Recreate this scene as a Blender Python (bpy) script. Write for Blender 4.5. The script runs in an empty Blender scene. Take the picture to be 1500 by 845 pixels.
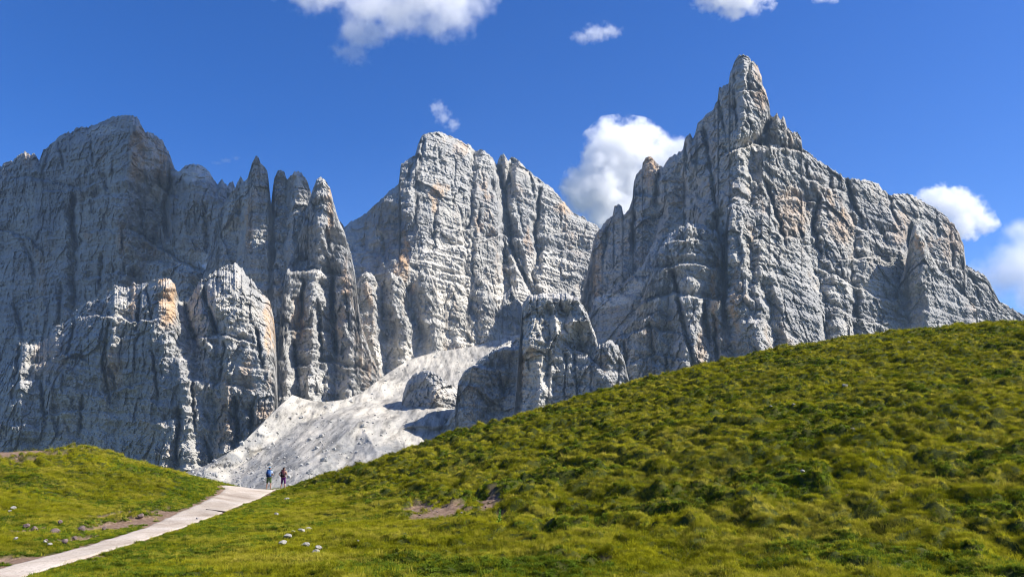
import bpy, bmesh, math, random
import numpy as np
from mathutils import Vector

# ------------------------------------------------------------------ camera, world, sun, exposure
scene = bpy.context.scene
COL = scene.collection
F, CX, CY = 1177.0, 750.0, 422.5           # focal length and centre in photograph pixels
PITCH = math.radians(12.0)
CP_, SP_ = math.cos(PITCH), math.sin(PITCH)

cam_d = bpy.data.cameras.new('camera')
cam_d.sensor_width = 36.0
cam_d.lens = 36.0 * F / 1500.0
cam_d.clip_start, cam_d.clip_end = 0.1, 60000.0
cam = bpy.data.objects.new('camera', cam_d)
cam.rotation_euler = (math.pi / 2 + PITCH, 0, 0)
COL.objects.link(cam)
scene.camera = cam

SUN = Vector((0.70, -0.10, 0.72)).normalized()          # direction towards the sun
SUN_EL = math.asin(SUN.z)
SUN_ROT = math.atan2(SUN.x, SUN.y)
world = bpy.data.worlds.new('World')
scene.world = world
world.use_nodes = True
wn = world.node_tree
sky = wn.nodes.new('ShaderNodeTexSky')
sky.sky_type = 'NISHITA'
sky.sun_disc = False
sky.sun_elevation = SUN_EL
sky.sun_rotation = SUN_ROT
sky.altitude = 2200
sky.air_density = 1.0
sky.dust_density = 2.0
sky.ozone_density = 3.0
hs = wn.nodes.new('ShaderNodeHueSaturation')
hs.inputs['Saturation'].default_value = 1.34
hs.inputs['Hue'].default_value = .515
bg = wn.nodes['Background']
wn.links.new(sky.outputs[0], hs.inputs['Color'])
wn.links.new(hs.outputs[0], bg.inputs['Color'])
bg.inputs['Strength'].default_value = 0.105

sun_d = bpy.data.lights.new('sun', 'SUN')
sun_d.energy = 5.0
sun_d.angle = math.radians(0.53)
sun_d.color = (1.0, 0.955, 0.88)
sun_o = bpy.data.objects.new('sun', sun_d)
sun_o.rotation_euler = (-SUN).to_track_quat('-Z', 'Y').to_euler()
sun_o.location = (200, 0, 300)
COL.objects.link(sun_o)

vs = scene.view_settings
vs.view_transform = 'Standard'
vs.look = 'None'
vs.exposure = 0.85
vs.gamma = 1.0
vs.use_curve_mapping = False
scene.cycles.max_bounces = 10
scene.cycles.diffuse_bounces = 2
scene.cycles.volume_bounces = 8
scene.cycles.transparent_max_bounces = 8
scene.cycles.use_denoising = True
scene.cycles.filter_width = 1.1

rng = np.random.default_rng(7)
random.seed(7)

# ------------------------------------------------------------------ numeric helpers
def ray(px, py):
    """direction of a photograph pixel, scaled so that its forward (Y) part is 1"""
    px = np.asarray(px, float); py = np.asarray(py, float)
    cx, cy = (px - CX) / F, (CY - py) / F
    fy = CP_ - cy * SP_
    return cx / fy, (SP_ + cy * CP_) / fy          # x/Y, z/Y

def _hash(ix, iy, seed):
    h = (ix.astype(np.uint32) * np.uint32(374761393) + iy.astype(np.uint32) * np.uint32(668265263)
         + np.uint32((seed * 974634777) & 0xffffffff))
    h = (h ^ (h >> np.uint32(13))) * np.uint32(1274126177)
    return h ^ (h >> np.uint32(16))

def perlin(x, y, seed=0):
    x0 = np.floor(x); y0 = np.floor(y)
    fx = (x - x0).astype(np.float32); fy = (y - y0).astype(np.float32)
    ix = x0.astype(np.int64); iy = y0.astype(np.int64)
    u = fx * fx * fx * (fx * (fx * 6 - 15) + 10)
    v = fy * fy * fy * (fy * (fy * 6 - 15) + 10)
    def g(dx, dy):
        a = _hash(ix + dx, iy + dy, seed).astype(np.float32) * np.float32(2 * math.pi / 4294967296.0)
        return np.cos(a) * (fx - dx) + np.sin(a) * (fy - dy)
    a = g(0, 0); b = g(1, 0); c = g(0, 1); d = g(1, 1)
    return ((a + (b - a) * u) * (1 - v) + (c + (d - c) * u) * v) * 1.5

def fbm(x, y, oct=4, seed=0, gain=.5):
    s = 0; a = 1.0; f = 1.0
    for i in range(oct):
        s = s + a * perlin(x * f + 17.3 * i, y * f - 9.1 * i, seed + i)
        a *= gain; f *= 2.03
    return s

def ridged(x, y, oct=4, seed=0, gain=.5):
    s = 0; a = 1.0; f = 1.0
    for i in range(oct):
        s = s + a * (1 - 2.0 * np.abs(perlin(x * f + 31.7 * i, y * f + 5.7 * i, seed + i)))
        a *= gain; f *= 2.07
    return s

def cells(x, y, seed=0):
    """2-D Voronoi: distance to the nearest point, offset to it and a hash per cell"""
    ix = np.floor(x).astype(np.int64); iy = np.floor(y).astype(np.int64)
    best = np.full(x.shape, 9.0); ox = np.zeros(x.shape); oy = np.zeros(x.shape)
    hh = np.zeros(x.shape, np.uint32)
    for dx in (-1, 0, 1):
        for dy in (-1, 0, 1):
            h = _hash(ix + dx, iy + dy, seed)
            cx = ix + dx + (h & np.uint32(1023)) / 1023.0
            cy = iy + dy + ((h >> np.uint32(10)) & np.uint32(1023)) / 1023.0
            ax, ay = x - cx, y - cy
            d = ax * ax + ay * ay
            m = d < best
            best = np.where(m, d, best); ox = np.where(m, ax, ox); oy = np.where(m, ay, oy)
            hh = np.where(m, h, hh)
    return np.sqrt(best), ox, oy, hh

def facets(x, y, seed=0, off=.45):
    """broken rock: every Voronoi cell is a tilted plane with its own offset"""
    d, ox, oy, h = cells(x, y, seed)
    a = ((h >> np.uint32(3)) & np.uint32(255)) / 127.5 - 1
    b = ((h >> np.uint32(11)) & np.uint32(255)) / 127.5 - 1
    c = ((h >> np.uint32(19)) & np.uint32(255)) / 127.5 - 1
    return a * ox + b * oy + off * c

def buttress(x, y, seed=0):
    """rock ribs: every Voronoi cell is a tent-shaped buttress that leans back towards its top"""
    d, ox, oy, h = cells(x, y, seed)
    a = ((h >> np.uint32(3)) & np.uint32(255)) / 127.5 - 1
    b = ((h >> np.uint32(11)) & np.uint32(255)) / 127.5 - 1
    c = ((h >> np.uint32(19)) & np.uint32(255)) / 127.5 - 1
    return .40 * c + .45 * a * ox - .9 * np.abs(ox + .45 * b * oy) - .38 * oy

def interp(pts, x):
    p = np.array(pts, float)
    return np.interp(x, p[:, 0], p[:, 1])

def sstep(a, b, x):
    t = np.clip((x - a) / (b - a), 0, 1)
    return t * t * (3 - 2 * t)

# ------------------------------------------------------------------ materials
def mat(name):
    m = bpy.data.materials.new(name); m.use_nodes = True
    nt = m.node_tree
    return m, nt, nt.nodes['Principled BSDF']

def N(nt, t, **kw):
    n = nt.nodes.new(t)
    for k, v in kw.items():
        if k.startswith('i_'):
            n.inputs[k[2:].replace('_', ' ')].default_value = v
        else:
            setattr(n, k, v)
    return n

def ramp(nt, src, stops):
    r = nt.nodes.new('ShaderNodeValToRGB')
    e = r.color_ramp.elements
    while len(e) < len(stops): e.new(0.5)
    for el, (p, c) in zip(e, stops):
        el.position = p; el.color = (c, c, c, 1) if isinstance(c, (int, float)) else (*c, 1)
    nt.links.new(src, r.inputs[0])
    return r.outputs[0]

def mix(nt, fac, a, b, mode='MIX'):
    n = nt.nodes.new('ShaderNodeMix'); n.data_type = 'RGBA'; n.blend_type = mode
    for s, i in ((fac, 0), (a, 6), (b, 7)):
        if isinstance(s, (int, float)): n.inputs[i].default_value = s
        elif isinstance(s, tuple): n.inputs[i].default_value = (*s, 1)
        else: nt.links.new(s, n.inputs[i])
    return n.outputs[2]

def math_n(nt, op, a, b=None):
    n = nt.nodes.new('ShaderNodeMath'); n.operation = op
    for s, i in ((a, 0), (b, 1)):
        if s is None: continue
        if isinstance(s, (int, float)): n.inputs[i].default_value = s
        else: nt.links.new(s, n.inputs[i])
    return n.outputs[0]

def N_clamp(nt, a):
    n = nt.nodes.new('ShaderNodeClamp'); nt.links.new(a, n.inputs[0]); return n.outputs[0]

def noise_tex(nt, vec, scale, detail=4, rough=.55, stretch=None):
    if stretch:
        mp = nt.nodes.new('ShaderNodeMapping'); mp.inputs['Scale'].default_value = stretch
        nt.links.new(vec, mp.inputs[0]); vec = mp.outputs[0]
    n = nt.nodes.new('ShaderNodeTexNoise')
    n.inputs['Scale'].default_value = scale; n.inputs['Detail'].default_value = detail
    n.inputs['Roughness'].default_value = rough
    nt.links.new(vec, n.inputs['Vector'])
    return n.outputs['Fac']

def rock_material():
    m, nt, b = mat('dolomite_rock')
    geo = N(nt, 'ShaderNodeNewGeometry')
    P = geo.outputs['Position']
    big = noise_tex(nt, P, 0.006, 5, .6)
    col = ramp(nt, big, [(.3, (.26, .257, .25)), (.5, (.36, .35, .325)), (.72, (.44, .415, .36))])
    # dark water streaks running down the walls
    st = noise_tex(nt, P, 0.05, 6, .65, (1, 1, .16))
    stm = ramp(nt, st, [(.30, .55), (.45, .96), (.62, 1.08)])
    col = mix(nt, 1.0, col, stm, 'MULTIPLY')
    # ochre fresh rock, where the attribute or the noise puts it
    at = N(nt, 'ShaderNodeAttribute', attribute_name='stain')
    on = noise_tex(nt, P, 0.011, 5, .62, (1, 1, .45))
    on2 = noise_tex(nt, P, 0.07, 4, .6, (1, 1, .35))
    om = math_n(nt, 'ADD', math_n(nt, 'MULTIPLY', ramp(nt, on, [(.54, 0.0), (.70, .55)]), ramp(nt, on2, [(.42, 0.0), (.6, 1.0)])),
                math_n(nt, 'MULTIPLY', at.outputs['Fac'], ramp(nt, on2, [(.32, .15), (.55, 1.0)])))
    col = mix(nt, math_n(nt, 'MINIMUM', om, .9), col, (.50, .33, .185))
    # pale rubble lying on ledges
    sc = N(nt, 'ShaderNodeAttribute', attribute_name='scree')
    scn = noise_tex(nt, P, 0.25, 4, .7)
    col = mix(nt, math_n(nt, 'MULTIPLY', sc.outputs['Fac'], ramp(nt, scn, [(.25, .55), (.6, 1.0)])), col, (.60, .565, .50))
    col = mix(nt, N_clamp(nt, math_n(nt, 'SUBTRACT', sc.outputs['Fac'], 1.0)), col, (.82, .84, .88))
    fine = noise_tex(nt, P, 0.35, 6, .75)
    col = mix(nt, 1.0, col, ramp(nt, fine, [(.32, .66), (.5, 1.0), (.68, 1.22)]), 'MULTIPLY')
    nt.links.new(col, b.inputs['Base Color'])
    b.inputs['Roughness'].default_value = .95
    b.inputs['Specular IOR Level'].default_value = .15
    h1 = noise_tex(nt, P, 0.16, 8, .68, (1, 1, .5))
    v = N(nt, 'ShaderNodeTexVoronoi', feature='F1'); v.inputs['Scale'].default_value = .22
    nt.links.new(P, v.inputs['Vector'])
    hh = math_n(nt, 'ADD', math_n(nt, 'MULTIPLY', h1, 7.0), math_n(nt, 'MULTIPLY', v.outputs['Distance'], 1.2))
    mp = N(nt, 'ShaderNodeMapping'); mp.inputs['Scale'].default_value = (1, 1, .42); nt.links.new(P, mp.inputs[0])
    nd = N(nt, 'ShaderNodeTexNoise'); nd.inputs['Scale'].default_value = .06; nd.inputs['Detail'].default_value = 3; nt.links.new(P, nd.inputs['Vector'])
    wv_ = N(nt, 'ShaderNodeVectorMath', operation='MULTIPLY_ADD'); nt.links.new(nd.outputs['Color'], wv_.inputs[0]); wv_.inputs[1].default_value = (14, 14, 14); nt.links.new(mp.outputs[0], wv_.inputs[2])
    for sc_, dep_ in ((.05, 3.0), (.12, 2.4)):
        ve = N(nt, 'ShaderNodeTexVoronoi', feature='DISTANCE_TO_EDGE'); ve.inputs['Scale'].default_value = sc_
        nt.links.new(wv_.outputs[0], ve.inputs['Vector'])
        hh = math_n(nt, 'ADD', hh, math_n(nt, 'MULTIPLY', ramp(nt, ve.outputs['Distance'], [(0.0, 0.0), (.10, 1.0)]), dep_))
    bp = N(nt, 'ShaderNodeBump'); bp.inputs['Strength'].default_value = .45; bp.inputs['Distance'].default_value = 1.0
    nt.links.new(hh, bp.inputs['Height']); nt.links.new(bp.outputs[0], b.inputs['Normal'])
    return m

def scree_material():
    m, nt, b = mat('scree')
    geo = N(nt, 'ShaderNodeNewGeometry'); P = geo.outputs['Position']
    n1 = noise_tex(nt, P, 0.012, 6, .62)
    col = ramp(nt, n1, [(.32, (.32, .30, .268)), (.5, (.43, .40, .345)), (.68, (.53, .48, .40))])
    at = N(nt, 'ShaderNodeAttribute', attribute_name='stain')     # greyer stone in the moraine flanks
    n2 = noise_tex(nt, P, 0.05, 6, .7)
    col = mix(nt, math_n(nt, 'MULTIPLY', at.outputs['Fac'], ramp(nt, n2, [(.3, .3), (.6, 1.0)])), col, (.20, .20, .195))
    st = noise_tex(nt, P, .09, 6, .7, (1, .12, .25))
    col = mix(nt, 1.0, col, ramp(nt, st, [(.36, .42), (.5, .92), (.64, 1.2)]), 'MULTIPLY')
    vo = N(nt, 'ShaderNodeTexVoronoi', feature='F1'); vo.inputs['Scale'].default_value = .16; nt.links.new(P, vo.inputs['Vector'])
    col = mix(nt, 1.0, col, ramp(nt, vo.outputs['Distance'], [(.12, .45), (.22, 1.0)]), 'MULTIPLY')
    n3 = noise_tex(nt, P, .45, 4, .75)
    col = mix(nt, 1.0, col, ramp(nt, n3, [(.28, .55), (.42, .96), (.7, 1.08)]), 'MULTIPLY')
    nt.links.new(col, b.inputs['Base Color']); b.inputs['Roughness'].default_value = .95
    b.inputs['Specular IOR Level'].default_value = .1
    bp = N(nt, 'ShaderNodeBump'); bp.inputs['Strength'].default_value = .5; bp.inputs['Distance'].default_value = 1.0
    nt.links.new(math_n(nt, 'MULTIPLY', n3, 2.5), bp.inputs['Height']); nt.links.new(bp.outputs[0], b.inputs['Normal'])
    return m

M_ROCK = rock_material()
M_SCREE = scree_material()

# ------------------------------------------------------------------ mesh helpers
def link_mesh(name, verts, faces, material, parent=None, smooth=False):
    me = bpy.data.meshes.new(name)
    verts = np.ascontiguousarray(verts, np.float32).reshape(-1, 3)
    faces = np.ascontiguousarray(faces, np.int32)
    me.vertices.add(len(verts)); me.vertices.foreach_set('co', verts.ravel())
    k = faces.shape[1]
    me.loops.add(faces.size); me.loops.foreach_set('vertex_index', faces.ravel())
    me.polygons.add(len(faces))
    me.polygons.foreach_set('loop_start', np.arange(0, faces.size, k, dtype=np.int32))
    me.polygons.foreach_set('use_smooth', np.full(len(faces), smooth, bool))
    me.update(calc_edges=True); me.validate()
    if material: me.materials.append(material)
    o = bpy.data.objects.new(name, me)
    COL.objects.link(o)
    if parent: o.parent = parent
    return o

def attr(o, name, vals):
    a = o.data.attributes.new(name, 'FLOAT', 'POINT')
    a.data.foreach_set('value', np.ascontiguousarray(vals, np.float32).ravel())

def grid_faces(nr, nc):
    i = np.arange(nr * nc).reshape(nr, nc)
    return np.stack([i[:-1, :-1], i[:-1, 1:], i[1:, 1:], i[1:, :-1]], -1).reshape(-1, 4)

def tag(o, label=None, cat=None, group=None, kind=None):
    if label: o['label'] = label
    if cat: o['category'] = cat
    if group: o['group'] = group
    if kind: o['kind'] = kind
    return o

# ------------------------------------------------------------------ mountains
STEP = 1.27
HIDE = [(-200,700),(300,722),(430,715),(560,677),(760,614),(900,574),(1000,548),(1100,526),(1200,508),(1330,490),(1500,482),(1700,482)]   # where the meadow hides the walls' feet
def spine_field(px, py, mpp, spines):
    """largest protrusion of a set of ridges: (points (x, y, height in metres), left slope, right slope)"""
    R = np.zeros(px.shape)
    for pts, sl, sr in spines:
        p = np.array(sorted(pts, key=lambda q: q[1]), float)
        sx = np.interp(py, p[:, 1], p[:, 0]); h = np.interp(py, p[:, 1], p[:, 2])
        h = h - np.clip(p[0, 1] - py, 0, None) * 2.0          # falls away above its top
        dx = (px - sx) * mpp
        r = h - np.where(dx < 0, -dx * sl, dx * sr)
        R = np.maximum(R, r)
    return R

def seg_dist(px, py, pts):
    """distance in pixels to a polyline, and which side (above = positive)"""
    best = np.full(px.shape, 1e9)
    for (ax, ay), (bx, by) in zip(pts[:-1], pts[1:]):
        dx, dy = bx - ax, by - ay
        t = np.clip(((px - ax) * dx + (py - ay) * dy) / (dx * dx + dy * dy + 1e-9), 0, 1)
        best = np.minimum(best, (px - ax - t * dx) ** 2 + (py - ay - t * dy) ** 2)
    return np.sqrt(best)

def mountain(name, crest, base_y, Y0, xc, yc, lean, bl, br, spines, gullies, rough=1.0, seed=1, rounding=(0, 1),
             jag=3.0, stains=(), screes=(), material=None, back=True, dip=0.0, step=STEP, ledge=1.0, cracks=(), ledges=()):
    x0, x1 = crest[0][0], crest[-1][0]
    nc = int((x1 - x0) / step) + 1
    cx = np.linspace(x0, x1, nc)
    cy = interp(crest, cx)
    mp0 = Y0 / (F * CP_)
    # teeth along the skyline
    cy = cy - jag * (0.8 * fbm(cx * .09, cx * 0 + seed, 3, seed + 50) + 0.75 * ridged(cx * .19, cx * 0 + seed * 3.1, 3, seed + 60, .6) - .3)
    by = np.maximum(np.minimum(base_y, interp(HIDE, cx) + 34), cy + 6)
    nr = int((by - cy).max() / step) + 1
    t = np.linspace(0, 1, nr) ** 1.0
    px = np.repeat(cx[None, :], nr, 0)
    py = cy[None, :] + (by - cy)[None, :] * t[:, None]
    Yb = Y0 + np.where(px < xc, bl, br) * (px - xc) * mp0 + lean * (yc - py) * mp0
    # wander of the authored ridges, so that they are not straight lines
    wx = px + 7 * fbm(px * .03, py * .03, 3, seed + 70) + 2.5 * fbm(px * .12, py * .09, 2, seed + 75)
    wy = py + 5 * fbm(px * .03, py * .03, 2, seed + 80)
    R = spine_field(wx, wy, mp0, spines)
    G = spine_field(wx, wy, mp0, gullies) if gullies else 0
    Y = Yb - R + G
    jx = px + 2.5 * fbm(px * .09, py * .09, 3, seed + 85); jy = py + 3.0 * fbm(px * .07, py * .09, 3, seed + 87)
    for pts, w, dep in cracks:
        d = seg_dist(jx, jy, pts)
        ends = np.array(pts, float)
        taper = np.interp(py, [ends[:, 1].min() - 4, ends[:, 1].min() + 8, ends[:, 1].max() - 14, ends[:, 1].max() + 4], [.2, 1, 1, .15])
        Y = Y + dep * taper * np.clip(1 - d / w, 0, 1)
    for pts, dep, hh in ledges:
        p = np.array(pts, float)
        ly = np.interp(jx, p[:, 0], p[:, 1])
        fade = sstep(p[0, 0] - 4, p[0, 0] + 10, jx) * sstep(p[-1, 0] + 4, p[-1, 0] - 10, jx)
        up = ly - jy
        Y = Y + dep * fade * np.where(up > 0, np.exp(-up / hh) * np.clip(up / 3.0, 0, 1), 0) - .5 * dep * fade * np.where(up <= 0, np.exp(up / hh), 0)
    if rounding[0]:
        d = np.clip(1 - (py - cy[None, :]) / rounding[1], 0, 1)
        Y = Y + rounding[0] * d * d
    # rock relief in metres over the wall (X across, Z up)
    rx, rz = ray(px, py)
    X = rx * Y; Z = rz * Y
    V = Z + 0.5 * Y
    warp = 4 * fbm(X / 45, V / 45, 3, seed + 90) + 1.2 * fbm(X / 7, V / 7, 2, seed + 95)
    wv = 6 * fbm(X / 36, V / 36, 3, seed + 97)
    Xw = X + warp + dip * Z; Vw = V + wv
    het = .35 + .95 * sstep(-.35, .5, fbm(X / 170, V / 140, 3, seed + 99))
    rel = 0
    rel = rel + 19 * facets(Xw / 84, Vw / 100, seed + 11, .5) + 8 * buttress((Xw + 31) / 110, Vw / 150, seed + 31)
    rel = rel + 11.5 * facets((Xw + .2 * V) / 34, (Vw - .15 * X) / 46, seed + 12, .55)
    rel = rel + (1.5 - het) * 3.8 * facets(Xw / 13, Vw / 50, seed + 21, .9)
    rel = rel + het * 4.6 * buttress((Xw - .15 * V) / 14, (Vw + .1 * X) / 20, seed + 13)
    rel = rel + (.3 + .7 * het) * 5.0 * facets((Xw + .3 * V) / 8, (Vw - .2 * X) / 12, seed + 14, .7)
    rel = rel + (.3 + .7 * het) * 3.8 * facets(Xw / 4.4, Vw / 6, seed + 16, .8)
    rel = rel + 4 * ridged(Xw / 60, V / 110, 3, seed + 1, .55)
    # chimneys: thin dark clefts along some of the joints
    jn = np.abs(perlin(Xw / 34, V / 150, seed + 17))
    rel = rel - 13 * sstep(.09, 0, jn) * sstep(-.1, .35, fbm(X / 120, V / 120, 2, seed + 18))
    rel = rel + 2.2 * fbm(X / 5, V / 6, 3, seed + 19, .8)
    # bedding: treads and risers
    bed = (Z + 10 * fbm(X / 130, Z / 60, 3, seed + 23) + .12 * X) / 34.0
    fr = bed - np.floor(bed)
    Y = Y - .88 * rough * rel + ledge * 9.5 * (sstep(.62, .98, fr) - fr)
    Y = Y + ledge * 3.8 * (sstep(.6, .95, (bed * 3.1) % 1) - (bed * 3.1) % 1)
    X = rx * Y; Z = rz * Y
    V3 = np.stack([X, Y, Z], -1)
    # slope of the wall: rubble gathers where it is gentle
    du = np.gradient(V3, axis=1); dv = np.gradient(V3, axis=0)
    n = np.cross(dv, du); n /= np.linalg.norm(n, axis=-1, keepdims=True) + 1e-9
    nz = np.abs(n[..., 2])
    k = 4
    sm = nz.copy()
    for ax in (0, 1):
        sm = sum(np.roll(sm, s, ax) for s in range(-k, k + 1)) / (2 * k + 1)
    scree = .75 * sstep(.55, .8, sm)
    stain = np.zeros(px.shape)
    for (sx, sy, rx_, ry_, w) in screes:
        e = ((wx - sx) / rx_) ** 2 + ((wy - sy) / ry_) ** 2
        scree = np.maximum(scree, w * sstep(1.25, .5, e))
    for (sx, sy, rx_, ry_, w) in stains:
        e = ((wx - sx) / rx_) ** 2 + ((wy - sy) / ry_) ** 2
        stain = np.maximum(stain, w * sstep(1.4, .35, e))
    if back:
        c = V3[0]; rows = []
        for dy, dz in ((420, -620), (200, -210), (70, -55), (14, -7)):
            q = c.copy(); q[:, 1] += dy; q[:, 0] += rx[0] * dy; q[:, 2] += rz[0] * dy + dz; rows.append(q)
        V3 = np.concatenate([np.stack(rows, 0), V3], 0)
        z4 = np.zeros((4, nc)); scree = np.concatenate([z4, scree]); stain = np.concatenate([z4, stain])
    o = link_mesh(name, V3, grid_faces(V3.shape[0], nc), material or M_ROCK)
    attr(o, 'scree', scree); attr(o, 'stain', stain)
    o['kind'] = 'structure'
    return o

LB = [(-90,270),(-40,255),(0,245),(15,236),(25,232),(36,222),(44,229),(50,224),(58,237),(63,222),(75,212),(85,203),(100,194),(115,188),(132,186),(150,180),(165,173),(185,169),(200,172),(207,184),(212,194),(225,197),(238,207),(248,226),(257,251),(262,253),(270,245),(285,240),(300,247),(310,259),(319,271),(325,264),(333,273),(341,266),(347,285),(352,330),(358,400),(368,460),(384,500)]
mountain('mountain', LB, 600, 1900, 250, 350, .22, -.95, -.45,
    [([(196,165,150),(190,250,150),(184,340,120),(176,430,60),(170,520,20)], .25, 1.5),
     ([(236,200,20),(250,260,40),(262,330,20)], .2, 1.2),
     ([(110,185,60),(100,300,50),(90,420,60),(80,560,40)], .3, .5),
     ([(40,225,30),(36,320,40),(20,450,60)], .4, .4),
     ([(285,240,60),(280,320,70),(276,390,40)], .5, .7),
     ([(320,262,30),(315,330,40),(310,390,30)], .6, .6),
     ],
    [([(228,275,60),(250,330,70),(270,385,60),(310,400,40)], .6, .6),
     ([(256,255,45),(250,330,30)], 1.6, 1.6), ([(106,290,40),(108,360,40)], 2.5, 2.5),
     ([(393,255,40),(388,340,30)], 1.8, 1.8), ([(422,262,40),(416,330,30)], 1.8, 1.8), ([(345,270,30),(340,340,30)], 1.5, 1.5)],
    rough=.75, seed=11, rounding=(45, 30), jag=2.5,
    cracks=[([(108,288),(106,330),(112,368)],5,45),([(180,330),(178,378)],4,30),([(250,262),(241,310),(246,352)],6,50),([(85,205),(96,255)],4,25),([(152,250),(160,290)],5,25),([(28,340),(45,375),(52,410)],5,25),([(75,215),(60,262)],4,25),([(132,200),(138,245)],4,20),([(20,440),(35,500)],5,30),([(90,420),(84,480),(92,540)],5,30),([(150,370),(146,430)],5,30),([(205,300),(212,350)],5,25),([(300,300),(304,370)],5,25)],
    ledges=[([(0,265),(40,262),(80,268),(125,282)],22,10),([(60,282),(110,280),(150,264)],18,9),([(0,338),(40,350),(66,374)],25,12),([(184,332),(220,356),(252,378),(300,402)],55,14),([(95,305),(150,288),(186,290)],18,8),([(0,452),(50,438),(110,430)],22,10),([(110,345),(150,335),(180,345)],15,8),([(120,410),(170,400),(200,410)],20,9),([(225,262),(245,285),(262,290)],35,12)],
    stains=[(202,225,14,45,.75),(235,235,22,35,.45),(40,235,12,16,.5),(180,345,10,25,.5),(365,330,8,40,.4),(125,345,8,10,.5)],
    screes=[(232,283,18,14,1),(150,190,20,8,.7),(285,252,28,14,.9),(275,378,25,12,.8),(305,385,22,16,.8),(245,360,26,7,.6),(352,256,5,8,1),(325,385,20,10,.4),(293,387,7,5,2),(306,390,8,5,2)])

CPK = [(440,560),(470,470),(482,400),(490,355),(498,325),(505,332),(515,325),(530,318),(545,305),(560,290),(572,280),(584,270),(587,242),(598,234),(608,228),(612,212),(618,200),(628,195),(640,194),(655,198),(670,205),(682,211),(690,213),(697,222),(706,219),(712,224),(722,232),(728,243),(732,230),(738,226),(744,236),(750,229),(760,236),(768,245),(780,255),(795,267),(810,277),(820,289),(830,302),(842,314),(855,319),(866,327),(874,330),(884,345),(910,375),(960,430)]
mountain('mountain', CPK, 580, 2150, 640, 350, .50, .42, .80,
    [([(622,192,130),(606,260,150),(592,330,140),(588,390,120),(584,460,60)], .75, .20), ([(552,300,30),(556,350,45),(560,400,40)], .5, .5),
     ([(738,226,30),(742,280,30)], .7, 1.2)],
    [([(729,235,70),(738,290,60),(748,350,60),(765,390,40),(780,420,30)], 2.2, 2.2),
     ([(748,232,60),(744,275,60),(742,300,60)], 2.4, 2.4),
     ([(790,280,20),(788,340,45),(785,380,30)], 2.2, 2.2),
     ([(697,222,40),(690,260,30)], 2.0, 2.0), ([(690,280,14),(683,330,25)], 2, 2),
     ([(510,332,160),(522,370,150),(526,400,90)], .8, .8),
     ([(480,430,50),(486,520,60)], 1.5, 1.5), ([(540,420,40),(552,500,50)], 1.5, 1.5), ([(602,430,40),(612,500,40)], 1.5, 1.5)],
    rough=.62, seed=23, rounding=(25, 22), jag=2.0,
    cracks=[([(729,236),(734,262),(739,290),(746,330),(751,370),(766,402),(776,424)],5,55),([(748,234),(744,265),(739,292)],4.5,50),([(722,266),(718,292)],4,25),([(790,275),(788,312),(783,346),(789,388)],4.5,35),([(776,252),(783,292)],3.5,20),([(704,298),(700,325),(706,342)],3.5,25),([(735,368),(746,392)],5,30),([(690,220),(696,244)],4,25),([(621,205),(615,245)],3.5,20),([(601,240),(598,265)],4,25),([(642,212),(646,252)],3,14),([(612,288),(606,334)],4,20),([(668,235),(664,280)],3,14),([(706,240),(708,275)],3,14),([(640,300),(634,350)],3.5,18),([(820,300),(822,340)],3.5,18),([(757,300),(768,345)],3,16),([(560,345),(566,395)],5,25),([(672,300),(678,330)],3,14)],
    ledges=[([(648,336),(680,339),(706,332)],20,8),([(655,358),(690,367),(722,350)],25,9),([(560,330),(590,326)],18,7),([(698,354),(735,346),(765,352)],22,9),([(795,346),(840,340),(872,350)],25,9),([(695,398),(730,386),(750,392)],25,9),([(620,372),(666,360)],22,9),([(790,372),(830,366),(866,374)],22,9),([(600,300),(630,306),(650,302)],10,5),([(755,270),(790,285),(815,300)],12,6),([(640,400),(690,408)],25,9)],
    stains=[(592,375,7,34,1),(588,400,12,16,.7),(638,290,8,24,.7),(650,282,8,12,.7),(675,215,12,16,.4),(830,305,22,10,.5),(775,355,5,25,.5),(483,300,5,40,.5),(505,420,8,20,.4),(440,470,10,40,.4),(700,330,4,15,.5)],
    screes=[(512,350,18,28,1),(540,345,22,20,.8),(528,380,16,20,.8),(655,385,50,40,.6),(690,440,60,45,.8),(800,390,45,25,.8),(745,440,30,40,.85),(790,420,30,14,.6),(640,470,20,25,.5)])

CMC = [(835,480),(850,440),(860,400),(866,370),(872,346),(880,335),(890,322),(897,318),(900,304),(905,299),(911,304),(914,317),(922,306),(927,290),(928,268),(933,255),(941,248),(941.5,238),(948,231),(957,234),(963,242),(973,245),(980,232),(992,226),(1000,222),(1003,206),(1010,197),(1016,204),(1022,181),(1028,178),(1035,168),(1045,160),(1051,150),(1053,130),(1060,126),(1067,124),(1070,108),(1074,94),(1080,85),(1087,81),(1095,84),(1104,92),(1111,100),(1116,112),(1117,126),(1123,138),(1127,155),(1128,170),(1133,173),(1138,166),(1143,177),(1148,171),(1153,187),(1160,195),(1168,195),(1174,204),(1175,219),(1186,226),(1200,237),(1215,246),(1230,256),(1240,262),(1255,263),(1268,265),(1285,270),(1295,278),(1303,289),(1312,286),(1322,284),(1335,287),(1345,292),(1355,298),(1370,306),(1385,318),(1398,330),(1406,345),(1412,362),(1414,391),(1430,397),(1445,406),(1455,425),(1462,440),(1480,452),(1500,463),(1540,482),(1620,520)]
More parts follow.
